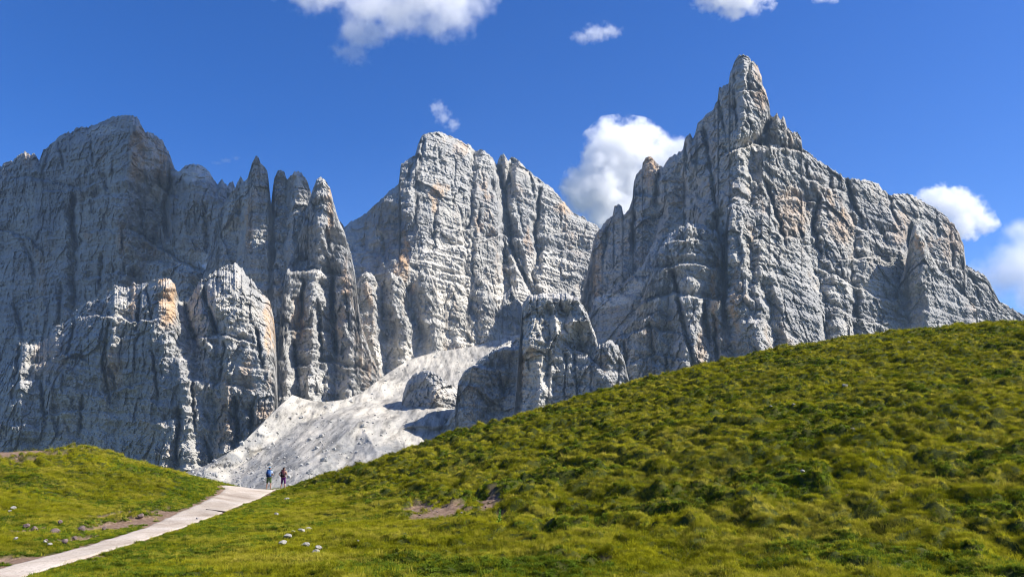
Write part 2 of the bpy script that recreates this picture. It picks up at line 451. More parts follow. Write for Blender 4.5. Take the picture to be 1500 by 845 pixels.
mountain('mountain', CMC, 660, 1780, 1090, 350, .45, -.85, .56,
    [([(1092,80,330),(1092,150,330),(1080,215,310),(1066,290,300),(1072,350,320),(1090,420,330),(1110,520,320),(1120,600,300)], .9, .28),
     ([(945,232,90),(934,300,130),(920,380,140),(900,460,120)], .7, .5),
     ([(992,226,130),(980,290,150),(972,330,130)], .9, .5),
     ([(1030,180,180),(1020,260,200),(1030,310,200)], .8, .6),
     ([(905,299,20),(895,380,40)], 1.0, .6),
     ([(1148,172,160),(1135,200,170),(1128,225,160)], 1.2, .4),
     ([(1130,290,260),(1150,380,250),(1165,480,260),(1175,560,250)], .7, .3),
     ([(1200,300,170),(1225,400,170),(1240,520,170)], .6, .3),
     ([(1262,266,90),(1275,360,100),(1300,480,110)], .6, .3),
     ([(1400,335,60),(1411,390,60)], .3, 1.2)],
    [([(1056,335,90),(1064,400,120),(1074,470,120),(1092,560,100)], 2.2, 2.2),
     ([(1100,100,14),(1096,122,10)], 2.5, 2.5),
     ([(1128,180,40),(1115,205,60),(1100,222,40)], 1.6, 1.6),
     ([(1120,420,40),(1140,520,50)], 1.5, 1.5), ([(1335,345,50),(1334,390,40)], 2.4, 2.4),
     ([(965,300,50),(955,360,40)], 1.6, 1.6), ([(1000,250,40),(1004,320,60)], 1.3, 1.3),
     ([(1185,300,30),(1200,400,40),(1215,470,30)], 1.4, 1.4), ([(1240,270,25),(1252,330,30)], 1.6, 1.6)],
    rough=.75, seed=37, rounding=(20, 16), jag=2.6, dip=.35,
    cracks=[([(1120,262),(1140,320),(1152,362)],5,35),([(1201,288),(1191,330),(1202,372)],6,40),([(1240,263),(1251,300),(1266,334)],5,35),([(1170,332),(1182,372)],5,25),([(1332,338),(1334,397)],5,40),([(1286,326),(1300,362)],5,25),([(1300,289),(1316,332)],4,25),([(1392,336),(1396,392)],4,20),([(1206,468),(1216,522)],6,35),([(1246,440),(1262,480)],5,25),([(1054,150),(1062,200)],4,25),([(1076,140),(1080,190)],3.5,22),([(1128,176),(1112,206)],4,30),([(1154,190),(1158,220)],3.5,20),([(965,250),(960,300)],5,30),([(1003,210),(1012,262)],5,30),([(1030,185),(1042,250),(1050,310)],5,35),([(930,310),(926,370)],5,25),([(1098,92),(1096,126)],3,14),([(1370,310),(1376,350)],4,22),([(1180,240),(1190,280)],4,20),([(1215,255),(1222,290)],4,20),([(1420,400),(1440,450)],4,18),([(890,330),(884,390)],4,22)],
    ledges=[([(1195,392),(1240,414),(1290,440),(1345,442)],32,11),([(1120,304),(1160,290),(1205,300)],25,9),([(1056,228),(1105,214),(1150,219),(1178,224)],40,10),([(1225,386),(1280,376),(1330,400),(1385,406)],28,10),([(1335,402),(1400,396),(1445,430)],25,10),([(1078,136),(1100,134),(1120,131)],16,5),([(1240,330),(1290,345),(1330,338)],20,8),([(1160,252),(1210,275),(1260,290)],20,8),([(1290,460),(1350,470),(1440,462)],22,9),([(1200,440),(1250,465),(1300,480)],22,9),([(925,285),(960,290),(985,282)],20,8),([(1130,340),(1170,352),(1210,345)],22,8),([(1370,350),(1410,356)],14,7)],
    stains=[(955,255,10,26,.7),(875,400,8,45,.7),(1112,105,8,14,.5),(1115,145,10,20,.5),(1160,310,26,40,.45),(1080,440,8,60,.5),(1045,420,5,60,.6),(1395,345,20,40,.4),(1320,330,14,30,.4),(1345,360,7,24,.6),(1235,330,20,24,.35)],
    screes=[(890,445,30,12,.9),(915,425,22,8,.8),(1000,240,14,26,.5),(1250,420,70,14,.5),(1110,215,30,5,.5)])

MCA = [(606,668),(625,648),(640,632),(655,615),(667,598),(671,562),(680,545),(700,530),(725,511),(745,501),(764,493),(800,496),(860,520),(900,560)]
mountain('mountain', MCA, 668, 1190, 690, 560, .15, -.9, -.75,
    [([(690,540,60),(700,600,70),(705,650,70)], .3, .4), ([(728,515,50),(732,580,50)], .3, .5)],
    [([(755,505,70),(745,560,80),(730,620,60)], 1.0, 1.0), ([(712,540,20),(716,620,30)], 1.4, 1.4)],
    rough=.65, seed=41, rounding=(12, 10), jag=2.0, stains=[(690,590,5,30,.25)], screes=[(790,560,20,30,.3)])
MCB = [(748,640),(756,570),(761,500),(765,446),(774,433),(800,430),(830,430),(846,435),(854,448),(862,464),(872,492),(884,530),(900,580),(912,630)]
mountain('mountain', MCB, 640, 1140, 775, 520, .20, -.8, -.62,
    [([(776,432,60),(780,500,70),(790,560,60)], .5, .4), ([(848,438,40),(862,500,40)], .3, .5), ([(810,540,60),(790,600,70)], .3, .3)],
    [([(850,480,30),(858,560,60)], .9, .9), ([(800,450,16),(804,510,20)], 1.6, 1.6), ([(826,450,16),(830,500,20)], 1.6, 1.6)],
    rough=.65, seed=43, rounding=(14, 10), jag=2.0, screes=[(832,482,24,20,.7),(882,490,40,12,.6),(812,566,28,12,.7)])
MCD = [(838,640),(850,590),(860,548),(868,518),(878,506),(893,500),(906,506),(915,532),(926,580),(934,620)]
mountain('mountain', MCD, 640, 1090, 885, 550, .12, -.6, -.1, [([(884,502,40),(888,600,50)], .4, .5)], [], rough=.5, seed=45, rounding=(8, 8), jag=3, stains=[(880,550,7,30,.5)])

LFC = [(-90,585),(-30,560),(0,545),(18,522),(30,500),(44,506),(60,502),(80,482),(100,470),(110,456),(125,446),(150,438),(158,425),(170,419),(185,422),(195,418),(210,416),(225,412),(238,409),(250,411),(258,424),(263,442),(274,446),(282,430),(290,416),(305,405),(320,396),(335,388),(345,387),(355,395),(368,410),(378,425),(390,436),(396,446),(401,466),(404,500),(406,540),(407,600),(412,680)]
mountain('mountain', LFC, 705, 1380, 262, 550, .12, -.36, .34,
    [([(240,409,70),(246,470,70),(240,560,50)], .5, .6),
     ([(172,420,60),(165,480,60),(150,560,40)], .4, .8),
     ([(345,387,60),(372,450,80),(392,520,90),(396,600,90)], .25, 1.2),
     ([(300,470,60),(318,560,80),(330,640,70)], .4, .5),
     ([(44,500,60),(30,560,60)], .4, .8),
     ([(110,460,40),(90,560,50)], .3, .5),
     ([(220,560,40),(250,650,50)], .4, .4)],
    [([(268,440,70),(280,500,60),(300,560,30)], 1.2, 1.2), ([(296,430,40),(312,480,40)], 1.6, 1.6),
     ([(345,590,25),(348,650,25)], 2, 2), ([(262,600,20),(258,670,25)], 2, 2), ([(368,600,25),(370,630,25)], 2.2, 2.2)],
    rough=.70, seed=53, rounding=(90, 90), jag=3.5,
    cracks=[([(270,442),(276,470),(290,510)],6,45),([(298,428),(310,462),(318,492)],5,35),([(30,500),(22,562)],5,35),([(205,436),(200,485)],4,28),([(262,598),(258,685)],4,30),([(345,582),(348,645)],4,28),([(370,590),(368,628)],4,25),([(300,640),(312,690)],4,22),([(110,462),(100,520)],5,25),([(160,470),(150,530),(160,590)],4,25),([(225,520),(232,590)],4,25),([(330,500),(322,560)],4,22),([(60,560),(66,620)],5,25),([(280,560),(286,630)],4,22),([(215,420),(222,470)],4,25),([(376,480),(384,540)],4,25),([(120,580),(116,640)],4,22)],
    ledges=[([(140,462),(200,472),(232,466)],25,9),([(232,492),(264,482)],20,8),([(268,502),(320,490),(372,504)],30,11),([(140,582),(212,560)],18,8),([(325,562),(376,572)],20,8),([(40,540),(90,520),(130,530)],22,9),([(60,610),(130,600)],16,8),([(220,620),(290,612)],14,7),([(310,440),(350,432),(384,450)],20,9)],
    stains=[(245,440,16,40,1),(195,440,7,30,.6),(395,480,8,40,.7),(75,520,25,30,.35),(165,545,20,35,.45),(330,600,12,60,.5),(385,620,18,30,.6),(360,560,14,40,.4)],
    screes=[(160,430,18,10,.7),(320,480,40,40,.35),(100,465,16,10,.5)])

# towers and lower buttresses that stand clear of the great walls, each at its own distance
TOW = [(286,440),(300,400),(315,345),(325,305),(335,288),(345,274),(352,258),(358,268),(363,262),(369,240),(376,228),(384,241),(392,252),(397,300),(402,350),(408,400),(416,450)]
mountain('mountain', TOW, 500, 1790, 376, 350, .20, -.8, -.2,
    [([(376,228,90),(368,300,100),(356,380,100),(350,440,90)], .3, .5), ([(340,280,20),(330,360,40)], .3, .4)], [([(352,300,20),(345,360,30)], 1.2, 1.2)],
    rough=.6, seed=71, jag=2.0, stains=[(365,330,7,40,.5),(372,290,5,20,.3)], screes=[(352,262,4,8,.9)])
TOX = [(386,420),(393,360),(397,300),(402,259),(408,249),(416,252),(420,264),(426,258),(432,251),(441,253),(450,265),(456,285),(462,340),(470,420),(478,480)]
mountain('mountain', TOX, 530, 1770, 425, 350, .20, -.6, -.1,
    [([(409,249,60),(402,330,70),(396,400,60)], .3, .6), ([(438,251,80),(426,330,90),(414,420,90)], .4, .6)], [([(421,262,40),(416,330,30)], 1.5, 1.5)],
    rough=.6, seed=73, jag=2.0, screes=[(436,262,10,14,.6)])
LTW = [(380,600),(396,592),(404,560),(408,500),(412,455),(416,418),(420,396),(430,368),(440,340),(448,310),(456,284),(463,267),(470,259),(477,264),(484,280),(490,302),(497,325),(506,346),(514,372),(520,402),(524,440),(530,480),(544,520),(565,570)]
mountain('mountain', LTW, 615, 1660, 470, 400, .34, .16, .5,
    [([(471,259,110),(470,330,90),(464,390,30)], 1.3, .35),
     ([(496,340,40),(506,420,70),(514,520,70)], .7, .6), ([(424,400,50),(420,470,60),(424,560,60)], .5, .5), ([(462,400,50),(456,470,60),(452,560,60)], .6, .5)],
    [([(486,400,50),(488,480,50),(492,560,40)], 1.6, 1.6), ([(440,440,30),(436,500,40)], 1.6, 1.6), ([(470,450,30),(474,540,30)], 1.5, 1.5)],
    rough=.65, seed=79, rounding=(10, 10), jag=2.6, stains=[(483,305,5,45,.7),(505,410,7,24,.5),(436,470,10,34,.6),(500,470,6,30,.4)], screes=[(470,402,30,7,.7),(470,560,50,16,.5)],
    cracks=[([(478,330),(482,370)],4,25),([(445,410),(440,470)],4,30),([(487,405),(488,470),(494,520)],4.5,40),([(465,440),(470,520)],4,28),([(508,430),(512,490)],4,25),([(430,500),(436,560)],4,25)],
    ledges=[([(420,402),(460,398),(505,408)],35,10),([(410,490),(450,480),(490,490)],25,9),([(420,540),(480,530),(540,545)],30,10)])
CPL = [(500,520),(512,470),(519,428),(528,405),(538,398),(548,405),(556,424),(562,412),(574,400),(588,408),(598,432),(606,414),(618,399),(632,405),(642,432),(650,448),(656,430),(664,424),(674,440),(684,456),(690,424),(700,403),(712,410),(722,436),(731,456),(738,432),(750,420),(760,440),(780,480)]
mountain('mountain', CPL, 575, 1960, 640, 470, .34, .25, .45,
    [([(538,398,60),(546,470,70),(552,540,60)], 1.0, .7), ([(575,400,70),(585,460,70),(592,520,50)], 1.0, .6), ([(620,399,70),(630,450,70),(640,510,50)], 1.0, .6),
     ([(664,424,50),(670,480,50)], 1.0, .6), ([(702,403,60),(710,450,60),(716,500,40)], 1.1, .6), ([(750,420,40),(756,460,40)], 1.0, .6)],
    [([(560,420,40),(566,500,40)], 1.5, 1.5), ([(602,420,40),(610,500,40)], 1.5, 1.5)],
    rough=.65, seed=83, rounding=(14, 9), jag=3.5, stains=[(602,420,8,14,.5),(540,430,6,20,.3)], screes=[(590,522,60,24,.95),(700,492,50,24,.95),(640,470,20,20,.5),(667,526,8,5,2),(650,450,14,14,.6)])
CMR = [(858,470),(872,440),(890,428),(912,416),(930,402),(944,386),(952,364),(964,352),(976,346),(986,340),(992,352),(998,390),(1010,430)]
mountain('mountain', CMR, 560, 1690, 960, 420, .40, -.75, -.2,
    [([(966,350,50),(950,400,70),(925,450,60)], .4, .7)], [], rough=.6, seed=89, rounding=(14, 9), jag=3.2, screes=[(890,440,34,12,.9),(925,420,18,10,.7)])
CMB = [(1046,600),(1056,520),(1062,440),(1062,380),(1061,335),(1066,302),(1076,290),(1090,294),(1106,304),(1122,312),(1138,334),(1152,372),(1166,410),(1186,450),(1206,500),(1230,560)]
mountain('mountain', CMB, 600, 1560, 1076, 400, .36, -.2, .45,
    [([(1072,292,90),(1076,360,100),(1092,440,110),(1112,540,110)], .9, .3), ([(1128,330,60),(1140,400,70),(1160,500,80)], .8, .35)],
    [([(1105,340,30),(1118,430,40),(1135,520,40)], 1.3, 1.3)],
    rough=.75, seed=97, rounding=(12, 9), jag=2.5, stains=[(1078,440,9,50,.6),(1100,360,8,30,.4),(1066,340,4,30,.5)])
CMT = [(1316,420),(1326,390),(1333,350),(1338,332),(1348,329),(1353,343),(1360,366),(1376,396),(1400,424),(1430,450)]
mountain('mountain', CMT, 520, 1690, 1345, 380, .30, -.3, .5, [([(1345,330,70),(1350,390,70),(1360,450,60)], 1.4, .35)], [], rough=.55, seed=101, rounding=(12, 10), jag=1.5, stains=[(1346,355,5,20,.7)])
CMK = [(862,560),(884,520),(905,492),(926,466),(940,440),(953,402),(962,374),(974,352),(986,341),(1000,332),(1016,327),(1034,331),(1049,341),(1056,362),(1061,400),(1067,440),(1075,480),(1084,520),(1098,575)]
mountain('mountain', CMK, 620, 1540, 1005, 450, .42, -.55, .10,
    [([(1012,328,70),(1018,400,90),(1010,480,100),(1004,580,100)], .35, .5), ([(960,390,40),(948,470,70),(930,560,80)], .4, .5), ([(1045,350,50),(1052,430,60),(1062,520,70)], .5, .9)],
    [([(985,400,30),(978,480,40),(985,560,40)], 1.2, 1.2), ([(1034,440,30),(1040,540,30)], 1.4, 1.4)],
    rough=.75, seed=103, rounding=(16, 10), jag=3.5,
    cracks=[([(986,398),(996,450),(1010,505),(1022,565)],5,40),([(1030,440),(1036,505)],5,30),([(950,470),(960,535)],5,30),([(1046,460),(1052,540)],4,30),([(975,520),(982,580)],4,30),([(915,500),(920,560)],4,25)],
    ledges=[([(968,396),(1010,385),(1056,396)],32,10),([(925,448),(985,432),(1062,441)],40,11),([(890,500),(950,482),(1000,490)],28,9),([(985,355),(1020,350),(1050,358)],22,8),([(905,540),(960,520),(1010,530)],25,9)], stains=[(1048,430,5,60,.7),(1030,500,6,40,.4)], screes=[(1000,440,50,8,.4),(975,350,12,8,.5)])
DOM = [(560,640),(580,612),(588,598),(590,578),(597,560),(606,549),(620,543),(636,545),(648,554),(660,564),(672,574),(682,588),(692,610),(706,640)]
mountain('mountain', DOM, 640, 1300, 640, 590, .30, -.7, .1,
    [([(628,543,60),(636,600,70)], .8, .5), ([(606,560,40),(610,600,40)], .7, .6)], [],
    rough=.75, seed=61, rounding=(22, 18), jag=2.0, stains=[(640,580,20,10,.2)], screes=[(655,575,20,12,.6)])

SCR = [(180,708),(240,702),(270,692),(300,682),(350,654),(395,608),(412,592),(428,578),(440,583),(455,590),(480,588),(505,585),(530,575),(550,560),(570,545),(600,526),(640,515),(690,508),(720,500),(760,490),(800,500),(860,540)]
def scree_field():
    step = 1.4
    cx = np.arange(180, 861, step); cy = interp(SCR, cx); nc = len(cx)
    base = 730.; nr = 190
    t = np.linspace(0, 1, nr)
    px = np.repeat(cx[None], nr, 0); py = cy[None] + (base - cy[None]) * t[:, None]
    Y = 930 + 740 * ((705 - py) / 190.0)
    Y = np.where(py > 705, 930 - 4 * (py - 705), Y)
    w = px + 4 * fbm(px * .03, py * .03, 3, 5); wy = py + 4 * fbm(px * .03, py * .05, 2, 6)
    R = spine_field(w, wy, .85, [
        ([(430,560,110),(400,605,90),(350,650,65),(300,690,35)], .8, .75),
        ([(528,618,85),(500,640,80),(470,680,70),(440,705,60)], .55, .75),
        ([(528,618,85),(545,650,70),(560,700,60)], .5, .6),
        ([(640,600,60),(600,625,60),(560,640,40)], .5, .5)])
    Y = Y - 2.1 * R
    rx, rz = ray(px, py); X = rx * Y; Z = rz * Y
    U = X + .35 * Y
    Y = Y - 9 * fbm(X / 90, Y / 120, 3, 8) - 3 * fbm(X / 22, Y / 70, 2, 9) - 2.2 * ridged((X + .25 * Y) / 14, Y / 160, 2, 13) - 1.0 * fbm(X / 4, Y / 6, 3, 10, .7)
    X = rx * Y; Z = rz * Y
    V3 = np.stack([X, Y, Z], -1)
    c = V3[0]; rows = []
    for dy in (500, 200, 60):
        q = c.copy(); q[:, 1] += dy; q[:, 2] += (rz[0] - .06) * dy - 2; rows.append(q)
    V3 = np.concatenate([np.stack(rows), V3])
    st = sstep(.55, -.25, fbm(px * .025, py * .03, 3, 12)) * sstep(590, 660, py)
    st = np.concatenate([np.zeros((3, nc)), st])
    o = link_mesh('scree_slope_terrain', V3, grid_faces(V3.shape[0], nc), M_SCREE, smooth=True)
    attr(o, 'stain', st); o['kind'] = 'structure'
    # loose boulders lying on it
    bm = bmesh.new(); bmesh.ops.create_icosphere(bm, subdivisions=1, radius=1.0)
    base_v = np.array([v.co[:] for v in bm.verts]); base_f = np.array([[v.index for v in f.verts] for f in bm.faces]); bm.free()
    R2 = np.random.default_rng(3); VV, FF = [], []
    pts = V3[3:].reshape(-1, 3)
    for i in range(1500):
        q = pts[R2.integers(len(pts))]
        r = 0.7 + R2.pareto(3.0) * 1.1; r = min(r, 4.5)
        VV.append(q + base_v * (r * R2.uniform(.6, 1.25, (len(base_v), 3)) * np.array([1, 1, .8])) + np.array([0, 0, .3 * r])); FF.append(base_f + i * len(base_v))
    ob = link_mesh('scree_rubble', np.concatenate(VV), np.concatenate(FF), M_ROCK)
    tag(ob, 'loose boulders strewn over the pale scree fan', 'rubble', kind='stuff')
scree_field()

MOUNTAIN_LABELS = ['dark jagged massif with a broad domed summit and shadowed wall', 'pale sunlit limestone peak with a broad blunt summit', 'pointed limestone peak crowned by a leaning spire', 'dark diagonal cliff above the scree fan', 'flat-topped dark rock block in front of the saddle', 'narrow ochre-streaked pillar beside the flat-topped block', 'broad lower buttress with sunlit crown and ochre patches', 'dark needle tower standing on the shadowed ridge', 'twin-topped tower next to the needle tower', 'sunlit slender tower ending the row of needles', 'row of small buttresses at the foot of the pale peak', 'rocky rib below the saddle beside the pointed peak', 'great front buttress of the pointed peak beyond the dark cleft', 'small square tower on the long shoulder', 'knobbly front buttress before the dark cleft', 'small rounded rock dome rising from the scree']
for o_, l_ in zip([o for o in COL.objects if o.name.startswith('mountain')], MOUNTAIN_LABELS): o_['label'] = l_

# ------------------------------------------------------------------ ground near the camera
def pt(px, py, Y):
    rx, rz = ray(px, py)
    return (float(rx * Y), float(Y), float(rz * Y))

CTRL = [(20,835,22),(100,815,25.5),(200,785,31),(300,748,43),(350,735,50),
        (0,900,16),(300,845,18.5),(600,845,17.5),(900,845,17),(1200,845,16.5),(1500,845,16),(1800,845,16),(-300,845,20),
        (450,790,26),(600,790,26),(750,790,24),(600,745,38),(450,745,43),(500,718,56),(420,730,54),(700,745,34),
        (800,700,38),(900,640,48),(1000,700,32),(1200,700,28),(1200,600,46),(1200,540,70),(1500,700,25),(1500,600,40),(1500,530,64),
        (1000,780,22),(1300,780,20.5),(1800,600,38),(700,690,50),(900,600,66),(600,700,52),(1350,560,56),
        (0,740,38),(100,740,40),(200,730,44),(100,690,50),(0,690,49),(0,790,29.5),(100,785,31),(-300,740,37),(250,715,48),(-300,800,27)]
CREST = [(430,709,64),(480,695,66),(560,669,70),(650,641,74),(760,607,80),(900,567,88),(1000,541,93),(1100,519,98),(1200,501,103),(1330,483,108),(1430,476,112),(1500,474,114),(1750,470,120),(2100,480,120),
         (-350,655,58),(-150,652,60),(0,650,61),(60,649,61),(100,648,61),(150,656,60),(200,668,58.5),(260,686,57),(305,702,57),
         (320,710,66),(360,712,68),(400,712,68)]
def tps_fit(p, lam=.15):
    n = len(p); d = np.hypot(p[:, None, 0] - p[None, :, 0], p[:, None, 1] - p[None, :, 1])
    K = np.where(d > 0, d * d * np.log(d + 1e-12), 0) + lam * n * np.eye(n)
    A = np.zeros((n + 3, n + 3)); A[:n, :n] = K; A[:n, n] = 1; A[:n, n + 1:] = p[:, :2]
    A[n, :n] = 1; A[n + 1:, :n] = p[:, :2].T
    return np.linalg.solve(A, np.concatenate([p[:, 2], [0, 0, 0]]))
def G0(x, y):
    x = np.asarray(x, float); y = np.asarray(y, float)
    s = TW[-3] + TW[-2] * x + TW[-1] * y
    for i in range(len(cp)):
        d2 = (x - cp[i, 0]) ** 2 + (y - cp[i, 1]) ** 2 + 1e-9
        s = s + TW[i] * .5 * d2 * np.log(d2)
    return s
crest = np.array([pt(*c) for c in CREST])
rise = np.array([.35 if c[0] > 425 else (.55 if c[0] < 300 else .12) for c in CREST])      # what tussocks and grass add
want = crest[:, 2] / crest[:, 1]
for it in range(6):
    q = [pt(*c) for c in CTRL] + [tuple(c) for c in crest]
    for x, y, z in crest:
        for k, dz in ((1.16, -3.4), (1.5, -13.0)):
            q.append((x * k, y * k, z + dz))
    q += [(x, -12.0, -1.9 + .03 * x) for x in (-30, -12, 0, 12, 30)] + [(0, 0, -1.65), (6, 6, -1.7), (-6, 6, -2.2), (-14, 4, -2.6), (14, 4, -1.4)]
    cp = np.array(q); TW = tps_fit(cp)
    for i in range(len(crest)):
        Ys = np.linspace(crest[i, 1] * .8, crest[i, 1] * 1.2, 60)
        top = np.max((G0(crest[i, 0] / crest[i, 1] * Ys, Ys) + rise[i]) / Ys)
        crest[i, 2] += .8 * (want[i] - top) * crest[i, 1]

def hit(px, py, G=None):
    """where the ray of a photograph pixel meets the ground"""
    rx, rz = ray(px, py)
    Y = np.concatenate([np.arange(9, 130, .1)])
    g = (G or G0)(rx * Y, Y)
    k = np.argmax(rz * Y < g)
    if not (rz * Y < g).any(): k = int(np.argmin(rz * Y - g))
    return np.array([float(rx * Y[k]), Y[k], float(g[k])])

# the gravel path, traced along both of its edges
PL = [(-60,850),(0,833),(75,813),(150,793),(210,774),(255,752),(290,737),(316,724),(326,716),(318,711)]
PR = [(-10,868),(35,847),(130,817),(190,799),(250,780),(300,762),(350,742),(385,729),(402,720),(414,713)]
pl = np.array([hit(*p) for p in PL]); pr = np.array([hit(*p) for p in PR])
def resample(p, n):
    d = np.concatenate([[0], np.cumsum(np.hypot(*(p[1:, :2] - p[:-1, :2]).T))])
    t = np.linspace(0, d[-1], n)
    return np.stack([np.interp(t, d, p[:, i]) for i in range(2)], -1)
ext = np.array([0.5, 6.0])
pl = np.concatenate([pl[:, :2], [pl[-1, :2] + ext, pl[-1, :2] + 3 * ext]]); pr = np.concatenate([pr[:, :2], [pr[-1, :2] + ext, pr[-1, :2] + 3 * ext]])
PLr, PRr = resample(np.c_[pl, pl[:, :1]], 45), resample(np.c_[pr, pr[:, :1]], 45)
PCr = .5 * (PLr + PRr); PWr = .5 * np.hypot(*(PLr - PRr).T)

PPOLY = np.concatenate([PLr, PRr[::-1]])
def path_dist(x, y):
    """signed distance to the path's edge (negative on the path)"""
    x = np.asarray(x, float); y = np.asarray(y, float)
    out = np.full(x.shape, 9.0)
    lo, hi = PPOLY.min(0) - 6, PPOLY.max(0) + 6
    m = (x > lo[0]) & (x < hi[0]) & (y > lo[1]) & (y < hi[1])
    X, Y = x[m], y[m]
    best = np.full(X.shape, 81.0); ins = np.zeros(X.shape, bool)
    P, Q = PPOLY, np.roll(PPOLY, -1, 0)
    for (ax, ay), (bx, by) in zip(P, Q):
        dx, dy = bx - ax, by - ay
        t = np.clip(((X - ax) * dx + (Y - ay) * dy) / (dx * dx + dy * dy + 1e-9), 0, 1)
        best = np.minimum(best, (X - ax - t * dx) ** 2 + (Y - ay - t * dy) ** 2)
        if abs(dy) > 1e-9:
            ins ^= ((ay > Y) != (by > Y)) & (X < dx * (Y - ay) / dy + ax)
    out[m] = np.where(ins, -1, 1) * np.sqrt(best)
    return out

# bare soil patches (pixel, pixel radii) found on the ground
BARE = [(640,752,45,13),(718,738,20,16),(610,745,22,10),(200,765,38,14),(165,755,18,10),(450,703,22,5),(10,660,95,10),(880,827,28,8),(880,772,14,4),(1125,655,12,4),
        (60,822,90,9),(45,778,14,6),(80,783,14,7),(110,790,16,7),(150,782,7,8),(330,845,16,5),(1365,597,10,4),(1245,717,8,4),(545,780,9,4),(735,765,8,6),(1335,481,24,4),(250,752,40,6)]
bare_w = []
for (bx, by, rx_, ry_) in BARE:
    c = hit(bx, by); a = hit(bx, by + ry_)
    mpp = c[1] / (F * CP_)
    bare_w.append((c[0], c[1], rx_ * mpp, float(np.clip(abs(c[1] - a[1]), .5, 7.0))))
c_ = hit(12, 661); bare_w.append((c_[0], c_[1], 4.4, 5.5))
def bare_mask(x, y):
    nz = .45 * fbm(x / 1.1, y / 1.1, 3, 301) + .3 * fbm(x / .35, y / .35, 2, 305)
    m = np.zeros(np.shape(x))
    for (cx, cy, a, b) in bare_w:
        e = np.sqrt(((x - cx) / a) ** 2 + ((y - cy) / b) ** 2) + nz
        m = np.maximum(m, sstep(1.15, .7, e))
    return m

def relief(x, y, z0):
    hill = sstep(-.31, -.23, x / np.maximum(y, 5)) * sstep(-2.75, -1.6, z0)
    mound = sstep(-.33, -.42, x / np.maximum(y, 5)) * sstep(-2.6, -1.2, z0)
    # tussocks, longer along the contour than across it
    wx = x + .5 * fbm(x / 1.6, y / 1.6, 2, 201); wy = y + .5 * fbm(x / 1.6, y / 1.6, 2, 203)
    d1, _, _, h1 = cells(wx / 1.15, wy / .8, 205)
    t1 = np.clip(1 - (d1 * 1.35) ** 2, 0, 1) * (.45 + .55 * (h1 & np.uint32(255)) / 255.0)
    d2, _, _, h2 = cells(wx / .6, wy / .48, 207)
    t2 = np.clip(1 - (d2 * 1.3) ** 2, 0, 1) * ((h2 & np.uint32(255)) / 255.0)
    patch = sstep(-.35, .45, fbm(x / 11, y / 8, 3, 209))
    h = (.10 + .38 * hill * (.35 + .65 * patch) + .16 * mound) * t1 + (.08 + .22 * hill + .10 * mound) * t2
    # terraces trodden along the slope
    ph = z0 / .62 + 1.5 * fbm(x / 10, y / 7, 3, 211) + .25 * fbm(x / 1.5, y / 1.5, 2, 213)
    fr = ph - np.floor(ph)
    h = h + hill * (.45 + .4 * (1 - patch)) * 1.0 * (sstep(.55, 1.0, fr) - fr)
    h = h + (.10 + .18 * hill + .2 * mound) * fbm(x / 4.5, y / 4.0, 3, 215) + .03 * fbm(x / .3, y / .3, 2, 217)
    return h

def ground_z(x, y, z0=None):
    if z0 is None: z0 = G0(x, y)
    pd = path_dist(x, y); bm = bare_mask(x, y)
    k = sstep(-.1, 1.3, pd)
    h = relief(x, y, z0) * k * (1 - .75 * bm) - .10 * bm * k
    return z0 + h, pd, bm

def ground():
    nc = 720
    a = np.linspace(-.85, .85, nc)
    r = np.exp(np.linspace(math.log(7), math.log(29), 60, endpoint=False))
    r = np.concatenate([r, np.exp(np.linspace(math.log(29), math.log(150), 560))])
    A, Rr = np.meshgrid(a, r)
    x = A * Rr; y = Rr - 15
    z, pd, bm = ground_z(x, y)
    # the land falls behind the crest and runs on, under the mountains, to the horizon
    zl = z[-1]; fx, fy, fz = [x], [y], [z]; fpd, fbare = [pd], [bm]
    for rr, zz, w in ((170, -14, .5), (200, -30, 1), (260, -50, 1), (400, -70, 1), (700, -60, 1), (1000, -45, 1), (1600, -40, 1), (3000, -60, 1), (6000, -120, 1)):
        fx.append(a[None] * rr); fy.append(np.full((1, nc), rr - 15.0)); fz.append((zl * (1 - w) + zz * w)[None])
        fpd.append(np.full((1, nc), 9.)); fbare.append(np.zeros((1, nc)))
    x, y, z = np.concatenate(fx), np.concatenate(fy), np.concatenate(fz)
    pd, bm = np.concatenate(fpd), np.concatenate(fbare)
    o = link_mesh('ground', np.stack([x, y, z], -1), grid_faces(x.shape[0], nc), ground_material(), smooth=True)
    attr(o, 'bare', np.maximum(bm, sstep(.35, -.1, pd + .35 * fbm(x / .8, y / .8, 3, 401))))
    o['kind'] = 'structure'
    return o

def ground_material():
    m, nt, b = mat('meadow_soil')
    geo = N(nt, 'ShaderNodeNewGeometry'); P = geo.outputs['Position']
    n1 = noise_tex(nt, P, .35, 5, .6); n2 = noise_tex(nt, P, 6.0, 5, .7)
    green = ramp(nt, n1, [(.35, (.030, .042, .008)), (.65, (.062, .066, .012))])
    soil = ramp(nt, n2, [(.3, (.09, .055, .036)), (.5, (.18, .118, .082)), (.72, (.30, .22, .165))])
    at = N(nt, 'ShaderNodeAttribute', attribute_name='bare')
    col = mix(nt, at.outputs['Fac'], green, soil)
    nt.links.new(col, b.inputs['Base Color']); b.inputs['Roughness'].default_value = .95
    b.inputs['Specular IOR Level'].default_value = .1
    bp = N(nt, 'ShaderNodeBump'); bp.inputs['Strength'].default_value = .8; bp.inputs['Distance'].default_value = .05
    nt.links.new(n2, bp.inputs['Height']); nt.links.new(bp.outputs[0], b.inputs['Normal'])
    return m
ground()

